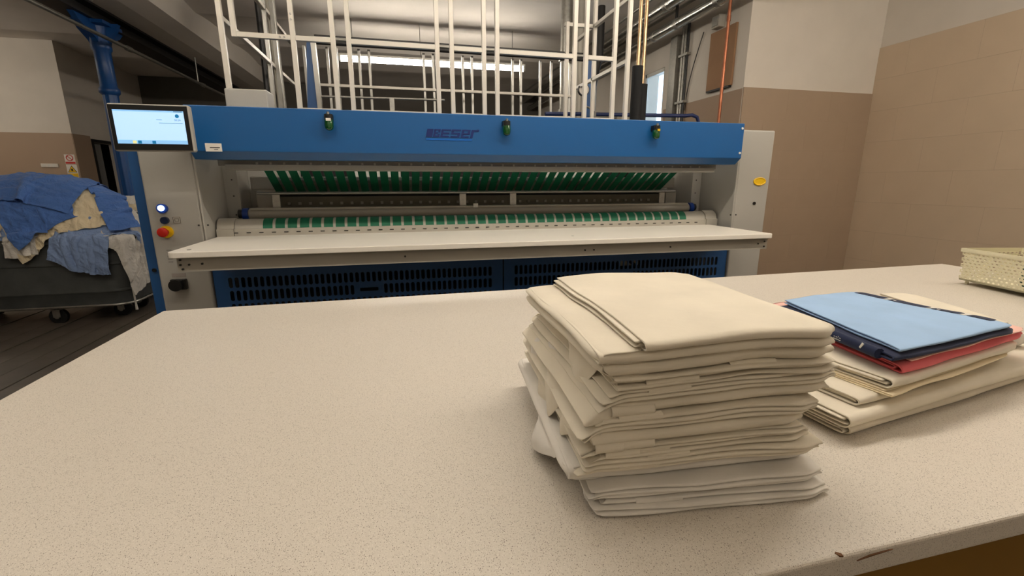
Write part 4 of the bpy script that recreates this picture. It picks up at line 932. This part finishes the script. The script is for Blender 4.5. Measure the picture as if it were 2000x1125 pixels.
def drape(name, m_, cx_, cy_, z_, sx_, sy_, ang, off, label, cat='laundry', group='laundry in the heaped cart', seed=0, squeeze=0.66, n=36, steps=110, boxs=(BOX,), tilt=0.0, fric=0.75, wav=1.0, crease=1.0):
    rs = np.random.RandomState(seed); nx = n; ny = max(8, int(n * sy_ / sx_)); hx = sx_ / (nx - 1); hy = sy_ / (ny - 1)
    U_, V_ = np.meshgrid(np.linspace(-.5, .5, nx), np.linspace(-.5, .5, ny), indexing='ij')
    X = U_ * sx_ * squeeze; Y = V_ * sy_ * squeeze; a = R(ang)
    Z = wav * 0.05 * np.sin(U_ * (15 + rs.rand() * 9) + V_ * (rs.rand() * 14 - 7) + rs.rand() * 6) + 0.03 * np.sin(V_ * (17 + rs.rand() * 9) + U_ * (rs.rand() * 12 - 6)) + rs.randn(nx, ny) * 0.01
    P = np.stack([cx_ + X * math.cos(a) - Y * math.sin(a), cy_ + X * math.sin(a) + Y * math.cos(a), z_ + Z + tilt * U_], -1)
    V = np.zeros_like(P)
    def con(A, B, rest, k):
        d = B - A; L = np.sqrt((d * d).sum(-1, keepdims=True)); c_ = d * ((L - rest) / np.maximum(L, 1e-6) * 0.5 * k); A += c_; B -= c_
    diag = math.hypot(hx, hy)
    for st in range(steps):
        Q = P.copy(); V[..., 2] -= 9.8 * 0.016; V *= 0.965; P += V * 0.016
        for it in range(7):
            for s in (0, 1):
                e = P[s:, :]; k2 = (e.shape[0] // 2) * 2; con(P[s:s + k2:2], P[s + 1:s + k2:2], hx, 1.0)
                k2 = ((P.shape[1] - s) // 2) * 2; con(P[:, s:s + k2:2], P[:, s + 1:s + k2:2], hy, 1.0)
            con(P[:-1, :-1], P[1:, 1:], diag, 0.2); con(P[1:, :-1], P[:-1, 1:], diag, 0.2)
            d = P[2:] - P[:-2]; L = np.sqrt((d * d).sum(-1, keepdims=True)); f = np.minimum(L - 1.45 * hx, 0) / np.maximum(L, 1e-6) * 0.25; P[:-2] += d * f; P[2:] -= d * f
            d = P[:, 2:] - P[:, :-2]; L = np.sqrt((d * d).sum(-1, keepdims=True)); f = np.minimum(L - 1.45 * hy, 0) / np.maximum(L, 1e-6) * 0.25; P[:, :-2] += d * f; P[:, 2:] -= d * f
            P = push(P.reshape(-1, 3), off, boxs).reshape(nx, ny, 3)
            P[..., 2] = np.maximum(P[..., 2], 0.02)
        T = push(P.reshape(-1, 3).copy(), off + 0.004, boxs).reshape(nx, ny, 3); hit = (np.abs(T - P).sum(-1, keepdims=True) > 1e-7)
        P = np.where(hit, Q + (P - Q) * (1 - fric), P); V = (P - Q) / 0.016
    # refine the grid and add creases along the cloth
    def up2(A):
        B = np.zeros((A.shape[0] * 2 - 1, A.shape[1], 3)); B[::2] = A; B[1::2] = (A[1:] + A[:-1]) / 2
        D = np.zeros((B.shape[0], A.shape[1] * 2 - 1, 3)); D[:, ::2] = B; D[:, 1::2] = (B[:, 1:] + B[:, :-1]) / 2; return D
    for _ in range(3): P[1:-1, 1:-1] = 0.6 * P[1:-1, 1:-1] + 0.1 * (P[2:, 1:-1] + P[:-2, 1:-1] + P[1:-1, 2:] + P[1:-1, :-2])
    P = up2(P); nx, ny = P.shape[:2]
    du = np.gradient(P, axis=0); dv = np.gradient(P, axis=1); N = np.cross(du, dv); N /= np.maximum(np.linalg.norm(N, axis=-1, keepdims=True), 1e-9)
    if N[..., 2].mean() < 0: N = -N
    fa = rs.rand() * 3.1
    for i in range(nx):
        for j in range(ny):
            u_, v_ = i / nx * sx_, j / ny * sy_; a_ = u_ * math.cos(fa) + v_ * math.sin(fa); b_ = -u_ * math.sin(fa) + v_ * math.cos(fa)
            w_ = 0.05 * nz(u_ * 5, v_ * 5, seed)
            h_ = (1 - abs(nz((a_ + w_) * 3.2, (b_ + w_) * 11, seed + 3)) * 2.4) * 0.016 + (1 - abs(nz(a_ * 9, b_ * 22, seed + 7)) * 2.2) * 0.006
            P[i, j] += N[i, j] * max(0.0, h_) * crease
    mb = MB(); mb.add(P.reshape(-1, 3).tolist(), [(i * ny + j, i * ny + j + 1, (i + 1) * ny + j + 1, (i + 1) * ny + j) for i in range(nx - 1) for j in range(ny - 1)])
    o = mb.build(name, m_, None, True, auto=False)
    s = o.modifiers.new('thickness', 'SOLIDIFY'); s.thickness = 0.005; s.offset = 0
    ss = o.modifiers.new('smooth', 'SUBSURF'); ss.levels = 1; ss.render_levels = 1
    return tag(o, label, cat, group)
hp = thing('laundry_heap', (-3.42, 5.42, 0.5), 'inner mass of crumpled white laundry filling the heaped cart', 'laundry')
for (c_, r_) in ELL:
    m = MB(); vs_ = []
    for i in range(17):
        for j in range(32):
            ph = math.pi * i / 16; th_ = 2 * math.pi * j / 32; d = Vector((math.sin(ph) * math.cos(th_), math.sin(ph) * math.sin(th_), math.cos(ph)))
            k = 0.96 + 0.05 * nz(d.x * 5, d.y * 5, d.z * 5); vs_.append((c_[0] + d.x * r_[0] * k, c_[1] + d.y * r_[1] * k, max(0.45, c_[2] + d.z * r_[2] * k)))
    m.add(vs_, [(i * 32 + j, i * 32 + (j + 1) % 32, (i + 1) * 32 + (j + 1) % 32, (i + 1) * 32 + j) for i in range(16) for j in range(32)])
    m.build('crumpled_mass', WLAU, hp, True)
drape('draped_cloth', BLAUP, -3.72, 5.16, 1.20, .95, .60, 8, .010, 'pale blue cloth lying low at the front left of the heap', seed=2)
drape('draped_cloth', CLAU, -3.30, 5.12, 1.28, .60, .60, 40, .022, 'cream cloth crumpled beneath the big blue cloth', seed=3)
drape('draped_cloth', WLAU, -3.66, 5.10, 1.30, .55, .48, 10, .040, 'white towel bunched at the front of the heap', seed=4)
drape('draped_cloth', WLAU, -2.66, 5.32, 1.15, .66, .95, 12, .014, 'white cloth hanging over the right end of the heaped cart', seed=5)
drape('draped_cloth', BLAUP, -2.90, 5.10, 1.12, .60, .74, -12, .030, 'pale blue gown hanging down the front of the heaped cart', seed=6)
drape('draped_cloth', CLAU, -3.00, 5.20, 1.30, .50, .46, 30, .050, 'pale cream pillowcase on the right slope of the heap', seed=7)
drape('draped_cloth', BLAUN, -3.30, 5.14, 1.45, .58, .66, 38, .070, 'blue cloth corner hanging down the front of the heap below the big blue cloth', seed=15)
drape('draped_cloth', BLAUN, -2.92, 5.36, 1.40, .95, .26, -35, .074, 'narrow blue sleeve trailing down the right slope of the heap', seed=16)
drape('draped_cloth', BLAUN, -3.52, 5.40, 1.55, 1.40, .86, -4, .092, 'big blue cloth spread over the top of the heap', seed=8, n=46)
drape('draped_cloth', WLAU, -3.36, 5.04, 0.95, .30, .42, 5, .03, 'small white cloth flap hanging over the front rim of the cart', seed=9, n=16, fric=0.95)
tag(MB().tube([(-2.60 + 0.0 * t, 5.03, 0.62 - 0.5 * t) if t < 2 else (0, 0, 0) for t in np.linspace(0, 1, 8)] , [0.008] * 7 + [0.012], 6).build('tie_cord', WLAU, None, True), 'thin white tie cord dangling from the hanging white cloth', 'cord')
# white linen on the second cart
ELLS = ELL; ELL = [((-3.1, 6.42, 0.90), (0.56, 0.33, 0.24))]; B2 = (-3.75, -2.49, 6.05, 6.79, 0.2, 0.975)
drape('draped_cloth', WLAU, -3.10, 6.4, 1.4, .9, .62, 4, .006, 'white sheet laid over the second cart', group='linen on the second cart', seed=12, squeeze=.9, boxs=(B2,))
drape('draped_cloth', CLAU, -3.06, 6.38, 1.45, .8, .52, -3, .016, 'cream sheet laid over the white one on the second cart', group='linen on the second cart', seed=13, squeeze=.93, boxs=(B2,))
drape('draped_cloth', WLAU, -3.10, 6.42, 1.5, .72, .52, 8, .026, 'topmost white sheet on the second cart', group='linen on the second cart', seed=14, squeeze=.93, boxs=(B2,))

# ================================================================== SIGNS ON THE LEFT WALL
sg = thing('prohibition_sign', (-5.9, YL - 0.01, 1.68), 'white and red round prohibition sign on the left tan wall', 'sign')
yy = YL - 0.009
MB().box(-5.985, -5.825, yy - 0.003, yy, 1.66, 1.83).build('plate', PAPER, sg)
MB().tube([(-5.905 + 0.05 * math.cos(t), yy - 0.004, 1.77 + 0.05 * math.sin(t)) for t in np.linspace(0, 6.2832, 25)], 0.007, 6).cyl((-5.94, yy - 0.004, 1.805), (-5.87, yy - 0.004, 1.735), 0.006, 6).build('red_ring', RED, sg)
MB().box(-5.98, -5.83, yy - 0.005, yy - 0.003, 1.665, 1.70).build('red_bar', RED, sg)
s2 = thing('warning_sign', (-5.9, YL - 0.01, 1.42), 'white sign with yellow warning triangle on the left tan wall', 'sign')
MB().box(-5.985, -5.82, yy - 0.003, yy, 1.42, 1.65).build('plate', PAPER, s2)
MB().prism([(-5.975, 1.51), (-5.83, 1.51), (-5.9025, 1.635)], yy - 0.005, yy - 0.003, 'Y').build('triangle_border', INK, s2)
MB().prism([(-5.962, 1.517), (-5.843, 1.517), (-5.9025, 1.62)], yy - 0.006, yy - 0.005, 'Y').build('triangle', YEL, s2)
MB().tube([(-5.9025, yy - 0.0075, 1.535), (-5.9025, yy - 0.0075, 1.575)], 0.012, 8).build('pictogram', INK, s2)
MB().box(-5.98, -5.825, yy - 0.005, yy - 0.003, 1.425, 1.495).build('yellow_bar', YEL, s2)
so = thing('socket_strip', (-6.23, YL - 0.02, 1.6), 'white row of wall sockets on the left tan wall', 'socket')
MB().box(-6.36, -6.10, YL - 0.03, YL - 0.008, 1.60, 1.665, 0.004).build('plate', PAPER, so)
for x in (-6.32, -6.245, -6.17): MB().cyl((x + .01, YL - 0.03, 1.632), (x + .01, YL - 0.034, 1.632), 0.022, 14).build('socket_face', FIXW, so)
